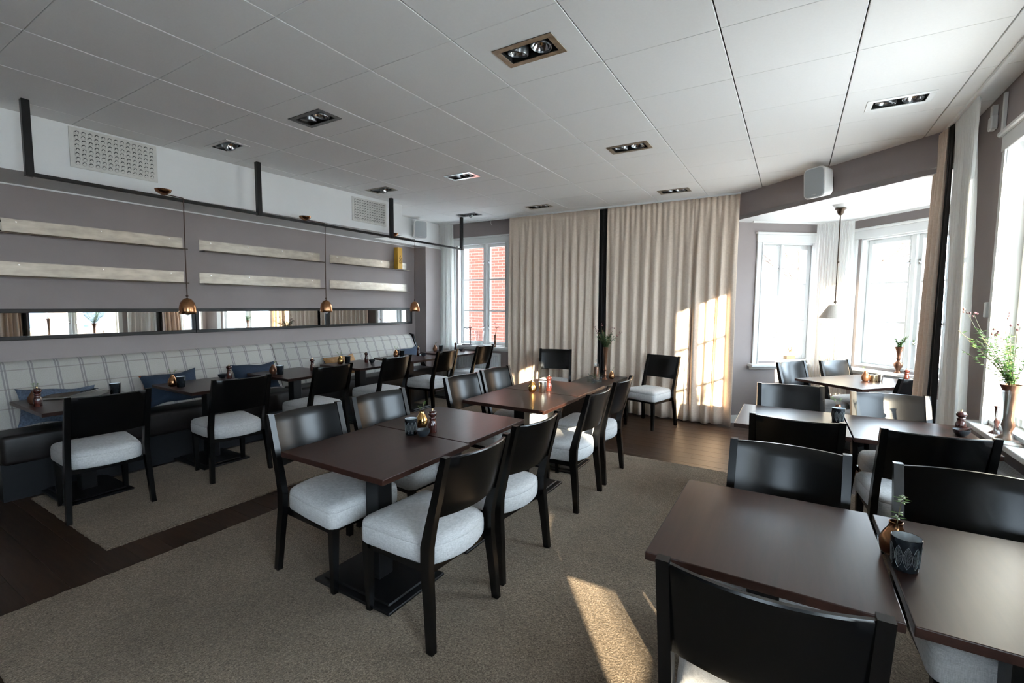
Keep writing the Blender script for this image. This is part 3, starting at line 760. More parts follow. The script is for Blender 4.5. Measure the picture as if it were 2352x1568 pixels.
pillow('blue-grey woven cushion behind the newspaper table', 1.33, .665, .50, .34, 'denim', tilt=58, roll=-6, x=-5.26)
pillow('navy cushion with rust back behind the second banquette table', 2.17, .69, .50, .33, 'navy', tilt=68, roll=2, x=-5.26, back='orange')
pillow('plain navy cushion between second and third banquette tables', 3.02, .69, .52, .33, 'navy', tilt=66, roll=-2, x=-5.27)
pillow('tan suede cushion on the bench', 4.22, .69, .52, .30, 'tan', tilt=60, roll=1, x=-5.28, back='navy')
pillow('small navy and rust cushion at the end panel of the bench', 5.52, .70, .48, .30, 'navy', tilt=66, roll=2, x=-5.27, back='orange')

# ------------------------------------------------------------------ wall shelves, mirrors
def shelf(label, y0, y1, z):
    t = thing('wall_shelf', label, 'shelf', (XL, (y0+y1)/2, z), group='zinc ledges on the grey wall'); L = (y1-y0)/2
    MB().box(.001, -L, 0, .005, L, .118).build('back_plate', M['steel'], t)
    b = MB(); b.box(.001, -L, -.004, .115, L, 0); b.box(.111, -L, -.012, .115, L, 0); b.build('ledge', M['ledge'], t)
    for k in range(4):
        s = MB(); T = Matrix.Translation((.005, -L+.12+k*(2*L-.24)/3, .095)) @ Matrix.Rotation(PI/2, 4, 'Y'); s.lathe([(.007, 0), (.006, .003)], 8, T=T); s.build('screw', M['screw'], t)
shelf('upper zinc wall ledge holding the dark bottle', .55, 2.46, 2.095)
shelf('upper zinc wall ledge, empty, between bottle ledge and yellow box ledge', 2.62, 4.13, 2.095)
shelf('upper zinc wall ledge carrying the yellow box', 4.29, 5.79, 2.095)
shelf('lower zinc wall ledge beneath the bottle ledge', .55, 2.46, 1.742)
shelf('lower zinc wall ledge, middle one of its row', 2.61, 4.13, 1.742)
shelf('lower zinc wall ledge beneath the yellow box', 4.28, 5.79, 1.742)
def mirror(label, y0, y1, z0=1.205, z1=1.468):
    t = thing('wall_mirror', label, 'mirror', (XL, (y0+y1)/2, (z0+z1)/2), group='strip mirrors above the bench'); L = (y1-y0)/2; H = (z1-z0)/2; w = .034
    f = MB(); f.box(.001, -L, -H, .028, L, -H+w, bev=.003); f.box(.001, -L, H-w, .028, L, H, bev=.003); f.box(.001, -L, -H+w, .028, -L+w, H-w, bev=.003); f.box(.001, L-w, -H+w, .028, L, H-w, bev=.003)
    f.build('frame', M['metal_black'], t)
    MB().box(.002, -L+w-.004, -H+w-.004, .014, L-w+.004, H-w+.004).build('mirror_glass', M['mirror'], t)
mirror('black framed strip mirror behind the lamp over the newspaper table', .74, 2.543)
mirror('black framed strip mirror, middle one of three above the bench', 2.545, 4.222)
mirror('black framed strip mirror, last one before the wall corner', 4.224, 5.90)

# yellow gift box and bottle
yb_ = thing('gift_box', 'tall mustard yellow bottle box with dark script on the upper ledge', 'box', (-5.523, 5.555, 2.0955))
MB().box(-.043, -.052, 0, .043, .052, .345, bev=.002).build('box_body', M['yellow'], yb_)
sc_ = MB()
def stroke(pts, r=.0035):
    sc_.tube([(.0432, y_, z_) for y_, z_ in pts], r, 5)
stroke([(-.012, .205), (.0, .222), (.014, .212), (.004, .196), (-.014, .19), (.010, .178), (.026, .182), (.018, .165)])
stroke([(-.022, .172), (-.006, .165), (.012, .150), (.028, .158), (.02, .138), (-.004, .146), (-.02, .135)])
stroke([(-.026, .120), (-.01, .108), (.012, .112), (.026, .126), (.014, .132)])
stroke([(-.018, .108), (.002, .100), (.02, .094), (.03, .104), (.022, .112)])
sc_.build('script', M['brown_ink'], yb_)
bt = thing('wine_bottle', 'dark bottle with red capsule and pale label on the upper ledge', 'bottle', (-5.52, 1.078, 2.0955))
MB().lathe([(.046, 0), (.05, .004), (.05, .085), (.047, .10), (.030, .135), (.023, .155), (.021, .168)], 24).build('glass_body', M['bottle'], bt, 40)
MB().lathe([(.0505, .008), (.0508, .01), (.0508, .07), (.0505, .072)], 24, caps=(False, False)).build('label_paper', M['label'], bt, 40)
MB().lathe([(.0245, .135+.018), (.0225, .165), (.0225, .196), (.018, .198)], 20).build('capsule', M['capsule'], bt, 40)

# ------------------------------------------------------------------ pendant rail and copper pendants
pr_ = thing('lamp_rail', 'black steel rail hung from the ceiling along the soffit', 'lamp rail', (-4.63, 0, 0))
for yy in (1.103, 2.745, 4.54, 6.064): MB().box(-.022, yy-.022, 2.405, .022, yy+.022, HCEIL, bev=.002).build('post', M['metal_black'], pr_)
MB().box(-.013, 1.10, 2.408, .013, 6.07, 2.434, bev=.002).build('bar', M['metal_black'], pr_)
def pendant(y, cx, cy, label):
    t = thing('pendant_lamp', label, 'lamp', (-4.63, y, 1.43), group='copper pendants over the banquette')
    MB().lathe([(.0645, 0), (.0675, .002), (.0672, .030), (.064, .065), (.055, .098), (.040, .122), (.022, .137), (.008, .142), (.0075, .141), (.021, .134), (.038, .119), (.053, .096), (.062, .064), (.0652, .030), (.0645, 0)], 28, caps=(False, False)).build('shade', M['copper'], t, 60)
    MB().lathe([(.004, -.012), (.020, -.008), (.026, .008), (.024, .05), (.016, .075)], 16).build('bulb', M['plastic'], t, 60)
    c = MB(); zb = 2.434-1.43
    c.tube([(0, 0, .13), (0.002, 0, .5), (0.015, 0, zb-.02), (.014, 0.0, zb+.006), (cx+4.63, cy-y, 2.462-1.43)], .0042, 6)
    c.ball((0, 0, .16), .011); c.build('cord', M['cord'], t, 60)
    MB().lathe([(.012, 2.452-1.43), (.03, 2.463-1.43), (.055, 2.478-1.43), (.062, 2.4995-1.43)], 24, c=(cx+4.63, cy-y, 0)).build('canopy', M['copper'], t, 50)
pendant(2.06, -4.69, 1.94, 'copper dome pendant over the gap past the newspaper table')
pendant(3.50, -4.72, 3.32, 'copper dome pendant hanging before the middle strip mirror')
pendant(4.97, -4.75, 4.70, 'copper dome pendant at the wall corner end of the mirrors')

# ------------------------------------------------------------------ recessed ceiling lights
def downlight(first, x, y, label, rim, tilts):
    t = thing('recessed_spotlight', label, 'ceiling light', (x, y, HCEIL), group='recessed twin spotlights')
    a, b, w = .182, .103, .036
    f = MB(); f.box(-a, -b, -.004, a, -b+w, .001, bev=.001); f.box(-a, b-w, -.004, a, b, .001, bev=.001); f.box(-a, -b+w, -.004, -a+w, b-w, .001, bev=.001); f.box(a-w, -b+w, -.004, a, b-w, .001, bev=.001)
    f.build('frame', M[rim], t)
    bx = MB(); bx.box(-HX, -HY, .002, -HX+.003, HY, .07); bx.box(HX-.003, -HY, .002, HX, HY, .07); bx.box(-HX, -HY, .002, HX, -HY+.003, .07); bx.box(-HX, HY-.003, .002, HX, HY, .07); bx.box(-HX, -HY, .067, HX, HY, .072)
    bx.build('housing', M['lampbox'], t)
    for k, (tx, ty, dz) in enumerate(tilts):
        T = Matrix.Translation(((-1, 1)[k]*.073, 0, .006+dz)) @ Matrix.Rotation(tx, 4, 'X') @ Matrix.Rotation(ty, 4, 'Y')
        r = MB().lathe([(.058, .035), (.060, .0), (.058, -.006), (.054, -.008), (.052, -.004), (.050, .002), (.047, .002)], 28, caps=(True, False), T=T).build('spot_ring', M['lampring'], t, 40)
        MB().lathe([(.049, .0), (.044, .010), (.034, .024), (.020, .034), (.008, .036)], 28, caps=(False, True), T=T).build('reflector', M['reflector'], r, 60)
        MB().lathe([(.004, .004), (.007, .006), (.007, .03)], 10, T=T).build('capsule_bulb', M['bulb'], r, 60)
Z2 = [(.15, .18, 0), (-.05, .1, 0)]; TL = [(.12, .15, 0), (.35, -.55, -.016)]
LL = [('recessed twin spotlight with bronze frame above the aisle beside the front middle tables', 'bronze', Z2),
      ('recessed twin spotlight with dark frame above the aisle behind the newspaper table', 'lampring', Z2),
      ('recessed twin spotlight with white frame between first and second rail posts', 'plastic', TL),
      ('recessed twin spotlight with bronze frame above the far aisle', 'bronze', Z2),
      ('recessed twin spotlight with white frame in front of the bay', 'trim', Z2),
      ('recessed twin spotlight with chrome frame over the floor beside the third rail post', 'chrome', Z2),
      ('recessed twin spotlight next to the farther air vent', 'bronze', TL),
      ('recessed twin spotlight over the sunlit curtain', 'bronze', Z2),
      ('recessed twin spotlight in front of the curtain beside the brick-view window', 'bronze', Z2),
      ('recessed twin spotlight above the last rail post', 'lampring', TL)]
for (x, y), (lb, rim, tl) in zip(LIGHTS, LL): downlight(0, x, y, lb, rim, tl)

# ------------------------------------------------------------------ air vents on the soffit
def vent(label, y0, y1, z0, z1, single):
    yc, zc = (y0+y1)/2, (z0+z1)/2; ang = math.atan(0.175/3.925)
    t = thing('air_vent', label, 'air vent', (SOF(yc), yc, zc), -ang); L, H = (y1-y0)/2, (z1-z0)/2
    p = MB(); p.box(.0005, -L, -H, .008, L, H, bev=.002); p.box(.007, -L+.03, -H+.03, .010, L-.03, H-.03); p.build('plate', M['vent'], t)
    nx, nz = 13, 8; dy, dz = (2*L-.09)/(nx-1), (2*H-.075)/(nz-1)
    Tb = Matrix.Rotation(PI/2, 4, 'Y')
    def cup(Tm, a=None):
        a = a or (MB(), MB())
        a[0].lathe([(.0165, 0), (.0165, .004), (.0135, .006), (.0125, .002), (.0085, .0005), (.0, .0035)], 12, caps=(False, True), T=Tm @ Tb)
        a[1].rings([[Tm @ Vector((.0066, .0128*math.cos(q)*s_, .0128*math.sin(q)*s_+.001)) for q in [PI*(.12+.95*k/8) for k in range(9)]] for s_ in (1.0, .55)], caps=(False, False), closed=False)
        return a
    if single:
        m0 = cup(Matrix.Identity(4)); oc = m0[0].build('nozzle', M['vent'], t, 50); os_ = m0[1].build('nozzle_slot', M['venthole'], oc)
        first = True
        for i in range(nx):
            for j in range(nz):
                loc = (.0095, -L+.045+i*dy+(j % 2)*.004, -H+.0375+j*dz)
                if first: c = oc; c.location = loc; s = os_; first = False
                else: c = piece(oc, 'nozzle', loc, t); s = piece(os_, 'nozzle_slot', None, c)
    else:
        ab = (MB(), MB())
        for i in range(nx):
            for j in range(nz): ab = cup(Matrix.Translation((.0095, -L+.045+i*dy, -H+.0375+j*dz)), ab)
        ab[0].build('nozzles', M['vent'], t, 50, {'kind': 'stuff'}); ab[1].build('nozzle_slots', M['venthole'], t, None, {'kind': 'stuff'})
vent('white air vent with nozzle rows on the soffit between first two rail posts', 1.42, 2.005, 2.60, 2.913, True)
vent('white air vent with dark nozzles near the third rail post', 4.075, 4.63, 2.585, 2.888, False)

# ------------------------------------------------------------------ speakers
def speaker(label, loc, face_deg, tilt=0):
    t = thing('wall_speaker', label, 'speaker', loc); t.rotation_euler = (math.radians(tilt), 0, math.radians(face_deg)-PI/2)   # front = local +y
    def rr(w, h, r, y, n=5):
        out = []
        for cx, cz, a0 in ((w-r, h-r, 0), (-w+r, h-r, 90), (-w+r, -h+r, 180), (w-r, -h+r, 270)):
            for k in range(n+1):
                a = math.radians(a0+90*k/n); out.append((cx+r*math.cos(a), y, cz+r*math.sin(a)))
        return out
    MB().rings([rr(.070, .105, .03, -.09), rr(.095, .128, .04, -.05), rr(.108, .145, .045, .06), rr(.108, .145, .045, .073), rr(.104, .141, .042, .078)]).build('cabinet', M['plastic'], t, 40)
    MB().rings([rr(.096, .133, .036, .0775), rr(.096, .133, .036, .081), rr(.090, .127, .034, .083)]).build('grille', M['grille'], t, 40)
    MB().box(-.022, .0825, -.116, .022, .0838, -.112).build('badge', M['plastic'], t)
    k = MB(); k.box(-.03, -.13, -.02, .03, -.08, .02); k.box(-.045, -.135, -.05, .045, -.128, .05); k.build('bracket', M['metal_black'], t)
speaker('white loudspeaker on the grey beam above the bay', (0.155, 5.555, 2.745), 232, -4)
speaker('white loudspeaker in the recess past the end of the soffit', (-5.285, 5.80, 2.735), -32, 0)

# ------------------------------------------------------------------ bay pendant
bl = thing('bay_pendant', 'pale linen cone pendant lamp hanging in the bay', 'lamp', (.373, 6.082, 0))
MB().lathe([(.058, 1.552), (.145, 1.412), (.143, 1.412), (.056, 1.550)], 40, caps=(False, False)).build('lamp_shade', M['shade'], bl, 50)
r = MB(); r.lathe([(.006, 1.56), (.006, 2.52)], 10); r.ball((0, 0, 1.585), .014); r.ball((.004, 0, 2.009), .012); r.lathe([(.05, 1.553), (.05, 1.556)], 12); r.build('rod', M['lampmetal'], bl, 50)
MB().lathe([(.012, 2.50), (.02, 2.505), (.028, 2.52), (.035, 2.55), (.055, 2.565), (.057, 2.57)], 24).build('canopy', M['lampmetal'], bl, 50)
MB().lathe([(.03, 2.57), (.05, 2.575), (.07, 2.60), (.075, 2.6095)], 24).build('ceiling_plate', M['plastic'], bl, 50)
MB().ball((0, 0, 1.49), .03).build('bulb', M['plastic'], bl, 60)

# ------------------------------------------------------------------ radiators
def radiator(label, p, e, L, z0, z1, depth=.075, gap=.03):
    t = thing('radiator', label, 'radiator'); T = frame(p, e)
    b = MB(); n = int(L/.034)
    prof = []
    for k in range(n):
        a = k*L/n; prof += [(a, gap+depth-.006), (a+.009, gap+depth), (a+.024, gap+depth), (a+.033, gap+depth-.006)]
    prof += [(L, gap+depth-.006), (L, gap), (0, gap)]
    b.rings([[(s, q, z0+.02) for s, q in prof], [(s, q, z1-.05) for s, q in prof]], T=T)
    b.build('ribbed_panel', M['radiator'], t)
    g = MB(); g.box(-.004, gap-.002, z1-.05, L+.004, gap+depth+.003, z1-.012, T, bev=.004)
    m = int(L/.022)
    for k in range(m): g.box(k*L/m, gap+.006, z1-.012, k*L/m+.012, gap+depth-.006, z1, T)
    g.box(-.004, gap-.002, z1-.012, L+.004, gap+.006, z1, T); g.box(-.004, gap+depth-.005, z1-.012, L+.004, gap+depth+.003, z1, T)
    g.build('top_grille', M['radiator'], t)
    c = MB(); c.box(-.006, gap, z0, -.001, gap+depth, z1, T); c.box(L+.001, gap, z0, L+.006, gap+depth, z1, T); c.build('side_cover', M['radiator'], t)
    k = MB(); k.tube([T @ Vector((L+.03, gap+.04, .02)), T @ Vector((L+.03, gap+.04, z0+.03)), T @ Vector((L, gap+.04, z0+.03))], .009, 8); k.tube([T @ Vector((.05, .002, z0+.1)), T @ Vector((.05, gap+.01, z0+.1))], .01, 6); k.tube([T @ Vector((L-.05, .002, z0+.1)), T @ Vector((L-.05, gap+.01, z0+.1))], .01, 6)
    k.build('pipe', M['chrome'], t, 40)
    return t
radiator('white ribbed radiator under the brick-view window', (-4.165, YF), (-1, 0), .98, .285, .722)
radiator('white ribbed radiator under the bay window with the urn vase', P3-E2*.35, -E2, 1.1, .15, .56)
rad = radiator('white ribbed radiator under the sill with the glass vase', (XR, 2.9), (0, 1), .93, .16, .655)
v = MB(); v.tube([(1.0, 3.90, .655), (.985, 3.90, .675), (.955, 3.90, .69)], [.022, .026, .024], 12); v.build('valve', M['metal_black'], rad, 40)
v = MB(); v.tube([(1.03, 3.90, .60), (1.015, 3.90, .64), (.995, 3.90, .668)], .014, 10); v.build('valve_collar', M['chrome'], rad, 40)

# ------------------------------------------------------------------ small table things
def bud_vase(label, loc, mat='copper', rz=0, lf='leaf', wide=False, seed=1, big=False, group='copper bud vases'):
    t = thing('bud_vase', label, 'vase', loc, rz, group)
    if wide: pf = [(.024, 0), (.032, .003), (.038, .018), (.0405, .036), (.038, .054), (.029, .072), (.020, .086), (.0175, .097), (.0185, .105), (.0165, .106), (.0155, .098), (.017, .09)]
    else: pf = [(.020, 0), (.027, .003), (.035, .018), (.039, .036), (.037, .054), (.029, .072), (.019, .090), (.0145, .102), (.0145, .106), (.0125, .106), (.0125, .095)]
    MB().lathe(pf, 28, caps=(True, False)).build('body', M[mat], t, 60)
    rnd = random.Random(seed); stm = MB(); lv = []; stems = []
    for k in range(1 if big else 2):
        a = rnd.uniform(0, 6.28); hh = .085 if big else rnd.uniform(.035, .055); le = .012 if big else rnd.uniform(.02, .045)
        P = [Vector((0, 0, .08)), Vector((le*.3*math.cos(a), le*.3*math.sin(a), .108)), Vector((le*.6*math.cos(a), le*.6*math.sin(a), .106+hh*.6)), Vector((le*math.cos(a), le*math.sin(a), .106+hh))]
        stm.tube(P, .0012, 5); stems.append(P)
    sp = stm.build('sprig', M['stem'], t)
    if big:
        P = stems[0]
        for lev, (f, n_) in enumerate([(.16, 4), (.33, 3), (.78, 4), (.9, 4), (1.0, 3)]):
            for q in range(n_):
                a = 2*PI*q/n_+lev*.9; z_ = .106+.085*f
                lfm = MB(); lfm.leaf((0, 0, 0), (math.cos(a), math.sin(a), .15), (0, 0, 1), .024 if lev < 4 else .014, .011)
                o = lfm.build('leaf', M[lf], sp); b = P[3]*f*1.0; o.location = (b.x, b.y, z_)
    else:
        lm = MB()
        for P in stems:
            for f in (.45, .6, .75, .88, 1.0):
                for q in range(2):
                    b = P[2].lerp(P[3], max(0, (f-.6)/.4)) if f >= .6 else P[1].lerp(P[2], f/.6)
                    a = rnd.uniform(0, 6.28); lm.leaf(b, (math.cos(a), math.sin(a), rnd.uniform(-.1, .6)), (0, 0, 1), rnd.uniform(.011, .018), rnd.uniform(.007, .011))
        lm.build('leaves', M[lf], t)
    return t
def candle_glass(label, loc, out='candle_out', etched=False, rz=0, r=.038, h=.098):
    t = thing('candle_glass', label, 'candle holder', loc, rz, 'tealight glasses')
    MB().lathe([(r*.80, 0), (r*.86, .002), (r, h), (r-.0012, h+.0008), (r-.0025, h)], 36, caps=(True, False)).build('outside', M[out], t, 50)
    MB().lathe([(r-.0024, h), (r*.86-.0025, .006), (.002, .005)], 36, caps=(False, True)).build('silvered_inside', M['candle_in'], t, 50)
    if etched:
        e = MB(); rr_ = lambda z: r*(.86+.14*z/h)+.0003
        def cyl(a, z): return (rr_(z)*math.cos(a), rr_(z)*math.sin(a), z)
        for k in range(10):
            a0 = 2*PI*k/10; hw = .30; zb, zt = .012, .080
            for sg in (-1, 1): e.tube([cyl(a0+sg*hw*math.sin(PI*min(1, q/8*1.0))**.8*(1 if q < 8 else 0), zb+(zt-zb)*(q/8)) for q in range(9)], .00034, 4)
            e.tube([cyl(a0, zb), cyl(a0, (zb+zt)/2), cyl(a0, zt)], .00028, 4)
            for q in range(3, 17):
                z_ = zb+(zt-zb)*q/19; wv = hw*math.sin(PI*q/19)*.8
                for sg in (-1, 1): e.tube([cyl(a0+sg*.05, z_), cyl(a0+sg*wv*.6, z_+.003), cyl(a0+sg*wv, z_+.005)], .00024, 4)
        e.build('etched_leaves', M['etch'], t)
    return t
def pepper_mill(label, loc, rz=0):
    t = thing('pepper_mill', label, 'pepper mill', loc, rz, 'dark wood pepper mills')
    MB().lathe([(.0245, 0), (.0255, .002), (.0255, .03), (.0265, .034), (.0255, .038), (.027, .043), (.0255, .048), (.025, .056), (.0205, .068), (.0175, .077), (.0185, .081), (.021, .086), (.021, .092), (.0165, .098)], 24).build('body', M['mill'], t, 40)
    MB().lathe([(.016, .098), (.0225, .104), (.026, .113), (.0255, .122), (.020, .130), (.011, .134)], 24).build('head', M['mill'], t, 40)
    MB().lathe([(.004, .134), (.003, .138), (.006, .140), (.0055, .145), (.002, .146)], 12).build('knob', M['knob'], t, 40)
    return t
def salt_bowl(label, loc, salt=False):
    t = thing('salt_bowl', label, 'bowl', loc, 0, 'small dark salt bowls')
    MB().lathe([(.017, 0), (.020, .002), (.032, .014), (.040, .032), (.0415, .042), (.0400, .0425), (.037, .032), (.029, .016), (.012, .008), (.001, .0075)], 32, caps=(True, True)).build('bowl_body', M['bowl'], t, 50)
    if salt:
        MB().lathe([(.034, .027), (.022, .031), (.004, .033)], 20, caps=(False, True)).build('salt', M['salt'], t, 60, {'kind': 'stuff'})
        s = MB(); s.tube([(-.012, 0, .030), (.01, .0, .042), (.034, .003, .054), (.045, .004, .058)], [.007, .008, .009, .006], 8); s.build('spoon', M['mill'], t, 60)
    return t
ZT = .7405+RZ
bud_vase('dark copper bud vase on the newspaper table behind a pepper mill', (-4.90, 1.105, ZT), 'brownvase', seed=2)
pepper_mill('dark pepper mill on the newspaper table', (-4.80, 1.10, ZT))
candle_glass('dark candle glass at the far side of the newspaper table', (-4.862, 1.585, ZT))
bud_vase('copper bud vase next to candle glass, before the navy and rust cushion', (-4.91, 2.03, ZT), 'copper', seed=3)
candle_glass('dark candle glass beside the copper vase before the navy and rust cushion', (-4.822, 2.06, ZT))
pepper_mill('dark pepper mill before the plain navy cushion, beside a bowl', (-4.965, 2.565, ZT))
salt_bowl('dark salt bowl before the plain navy cushion', (-5.05, 2.54, ZT))
bud_vase('brown bud vase near edge of the table before the plain navy cushion', (-4.875, 2.985, ZT), 'brownvase', seed=4)
candle_glass('dark candle glass beside the brown vase, table before the plain navy cushion', (-4.785, 3.01, ZT))
pepper_mill('dark pepper mill at the far edge of the third banquette table', (-4.80, 3.42, ZT))
salt_bowl('dark salt bowl half hidden behind the third banquette chair', (-4.705, 3.42, ZT))
bud_vase('gold bud vase before the tan cushion', (-4.99, 3.965, ZT), 'brass', seed=5)
candle_glass('dark candle glass beside the gold vase before the tan cushion', (-4.965, 4.06, ZT))
pepper_mill('dark pepper mill at the far edge of the table before the tan cushion', (-4.86, 4.28, ZT))
salt_bowl('dark salt bowl at the far edge of the table before the tan cushion', (-4.775, 4.30, ZT))
bud_vase('copper bud vase on the table by the bench end panel', (-4.99, 4.95, ZT), 'copper', seed=6)
candle_glass('dark candle glass on the table by the bench end panel', (-4.955, 5.035, ZT))
pepper_mill('dark pepper mill on the table by the bench end panel', (-4.83, 5.25, ZT))
salt_bowl('dark salt bowl on the table by the bench end panel', (-4.73, 5.255, ZT))
bud_vase('brown bud vase with bare twig on the table under the brick-view window', (-5.08, 5.93, ZT), 'brownvase', seed=7, lf='stem')
candle_glass('dark candle glass on the table under the brick-view window', (-5.03, 6.02, ZT))
pepper_mill('dark pepper mill on the table under the brick-view window', (-4.86, 6.20, ZT))
salt_bowl('dark salt bowl on the table under the brick-view window', (-4.76, 6.225, ZT))
candle_glass('dark patterned candle glass on the front middle pair', (-1.93, 2.03, ZT), etched=True)
bud_vase('gold bud vase with green sprigs on the front middle pair', (-1.985, 2.185, ZT), 'brass', seed=8)
pepper_mill('glossy dark pepper mill on the front middle pair', (-1.852, 2.135, ZT))
salt_bowl('empty dark salt bowl on the front middle pair', (-1.838, 2.035, ZT))
bud_vase('gold bud vase with sprig on the rear middle pair', (-1.98, 3.635, ZT), 'brass', seed=9)
candle_glass('bright silver candle glass on the rear middle pair', (-1.892, 3.665, ZT), 'silver')
pepper_mill('reddish pepper mill on the rear middle pair', (-1.88, 3.765, ZT))
bud_vase('brown bud vase with trailing sprig on the pair before the bay', (.292, 3.895, ZT), 'brownvase', seed=12)
candle_glass('dark etched candle glass in front of the brown vase, pair before the bay', (.288, 3.80, ZT), etched=True)
pepper_mill('reddish pepper mill beside the window sill', (.925, 3.905, ZT))
salt_bowl('dark bowl of salt with a brown spoon beside the window sill', (.905, 3.795, ZT), salt=True)
bud_vase('round copper bud vase with leafy sprig on the front table', (.306, 1.842, ZT), 'copper', wide=True, seed=15, big=True)
candle_glass('dark candle glass with etched leaf pattern on the front table', (.318, 1.752, ZT), etched=True, rz=.3)
ZB = .7405
bud_vase('brown bud vase on the bay table', (.69, 6.22, ZB), 'brownvase', seed=16)
candle_glass('champagne gold candle glass on the bay table', (.755, 6.235, ZB), 'champagne', r=.034, h=.07)
candle_glass('silver candle glass on the bay table', (.815, 6.25, ZB), 'silver', r=.034, h=.075)
pepper_mill('dark pepper mill on the bay table by the curtain edge', (1.06, 6.40, ZB))
salt_bowl('dark salt bowl on the bay table, partly behind the curtain', (1.105, 6.32, ZB))

# newspapers
nw = thing('newspaper', 'folded newspaper lying on the first banquette table', 'newspaper', (-5.08, 1.385, ZT), math.radians(-38))
def sheet(w, h, z, curl, x0=0, y0=0):
    N = 10; mb = MB(); rows = []
    for k in range(N+1):
        v = k/N; rows.append([(x0-w/2+w*i/6, y0-h/2+h*v, z+curl*(v**3)*(.6+.4*i/6)) for i in range(7)])
    mb.rings(rows, caps=(False, False), closed=False); bt_ = [[(x, y, zz-.0012) for x, y, zz in r] for r in rows]; mb.rings(bt_, caps=(False, False), closed=False); return mb
sheet(.27, .37, .003, .0).build('under_sheet', M['paper'], nw, 180); sheet(.27, .37, .007, .012, .008).build('middle_sheet', M['paper'], nw, 180)
sheet(.268, .365, .011, .045, -.004).build('front_page', M['paper'], nw, 180)
sheet(.255, .19, .0135, .006, -.004, -.08).build('printed_photo', M['photo'], nw, 180)
h = MB(); x = -.115; rnd = random.Random(3)
h.add([(-.13, .030, .0225), (.122, .030, .026), (.122, .055, .030), (-.13, .055, .0255), (-.13, .030, .0222), (.122, .030, .0257), (.122, .055, .0297), (-.13, .055, .0252)], [(0, 1, 2, 3), (4, 7, 6, 5)]); h.build('blue_band', M['blueband'], nw)
h = MB()
while x < .10:
    w_ = rnd.uniform(.007, .014); hh = rnd.choice([.022, .022, .032]); zq = .034+(x+.115)*.05; h.box(x, .085, zq, x+w_*.35, .085+hh, zq+.006); h.box(x, .085+rnd.choice([0, .012]), zq, x+w_, .090+rnd.choice([0, .012]), zq+.005); x += w_+.004
h.build('masthead', M['ink'], nw)

# ------------------------------------------------------------------ low sideboard and its things
sb = thing('low_sideboard', 'low dark wood sideboard with flowers and glasses before the curtains', 'sideboard', (-2.155, 5.62, 0))
MB().box(-.245, -.60, .53, .245, .60, .56, bev=.003).build('top', M['sideboard'], sb)
for yy in (-.585, .585): MB().box(-.235, yy-.014, .0, .235, yy+.014, .53).build('end_panel', M['sideboard'], sb)
MB().box(.212, -.57, .06, .232, -.004, .528, bev=.002).build('door', M['sideboard'], sb); MB().box(.212, .004, .06, .232, .57, .528, bev=.002).build('door', M['sideboard'], sb)
MB().box(-.225, -.57, .04, .21, .57, .06).build('bottom_shelf', M['sideboard'], sb); MB().box(-.235, -.57, .0, -.22, .57, .53).build('back_panel', M['sideboard'], sb)
ZS = .5605
def plant(mbl, mbs, base, n, spread, height, leaf, rnd, dense=1.0, droop=0, mbf=None, fl=0):
    for k in range(n):
        a = rnd.uniform(0, 2*PI); s = rnd.uniform(.3, 1)*spread; hh = height*rnd.uniform(.55, 1)
        P = [Vector(base)+Vector((s*math.cos(a)*q**1.4, s*math.sin(a)*q**1.4, hh*q-droop*q*q)) for q in (0, .25, .5, .75, 1)]
        mbs.tube(P, .0013, 4)
        m_ = int(9*dense)
        for q in range(m_):
            f = .2+.8*q/m_; i = min(3, int(f*4)); b = P[i].lerp(P[i+1], f*4-i); an = rnd.uniform(0, 6.28)
            mbl.leaf(b, (math.cos(an), math.sin(an), rnd.uniform(-.2, .7)), (0, 0, 1), leaf*rnd.uniform(.7, 1.2), leaf*.55)
        if mbf is not None and k < fl:
            T_ = P[-1]+Vector((s*.25*math.cos(a), s*.25*math.sin(a), hh*.28)); mbs.tube([P[-1], T_], .0012, 4)
            for q in range(5): mbf.ball(T_+Vector((rnd.uniform(-.02, .02), rnd.uniform(-.02, .02), rnd.uniform(-.02, .02))), .006, 6, 4)
def bouquet(label, name, loc, prof, mat, base_z, n, spread, height, leaf, lm, seed, fl=0, dense=1.0, wall=None):
    t = thing(name, label, 'vase', loc); rnd = random.Random(seed)
    MB().lathe(prof, 24, caps=(True, False)).build('body', M[mat], t, 45)
    a, b, c = MB(), MB(), MB(); plant(a, b, (0, 0, base_z), n, spread, height, leaf, rnd, dense, 0, c, fl)
    if wall:                                                    # leaves bend away from the pane behind
        nx, ny, lim = wall
        for m_ in (a, b, c):
            m_.v = [(x-nx*max(0, (x*nx+y*ny)-lim)*(1.6 if x*nx+y*ny < lim*1.8 else 1.2), y-ny*max(0, (x*nx+y*ny)-lim)*(1.6 if x*nx+y*ny < lim*1.8 else 1.2), z) for x, y, z in m_.v]
    b.build('stems', M['stem'], t); a.build('foliage', M[lm], t, None, {'kind': 'stuff'})
    if fl: c.build('flowers', M['petal'], t, 60)
    return t
TRUMP = [(.036, 0), (.034, .006), (.016, .02), (.012, .035), (.022, .05), (.024, .06), (.014, .075), (.012, .11), (.022, .12), (.023, .13), (.015, .14), (.017, .2), (.022, .30), (.028, .38), (.034, .425), (.030, .425), (.026, .38)]
bouquet('tall brown trumpet vase with greens and dried flowers on the sideboard', 'trumpet_vase', (-2.10, 5.86, ZS), TRUMP, 'brownvase', .40, 28, .16, .25, .036, 'leaf_dark', 5, fl=10, dense=1.8)
bud_vase('copper bud vase on the sideboard beside the trumpet vase', (-2.035, 5.93, ZS), 'copper', seed=21, lf='stem')
dc = thing('decanter', 'amber filled glass decanter behind the small jars on the sideboard', 'decanter', (-2.17, 5.72, ZS))
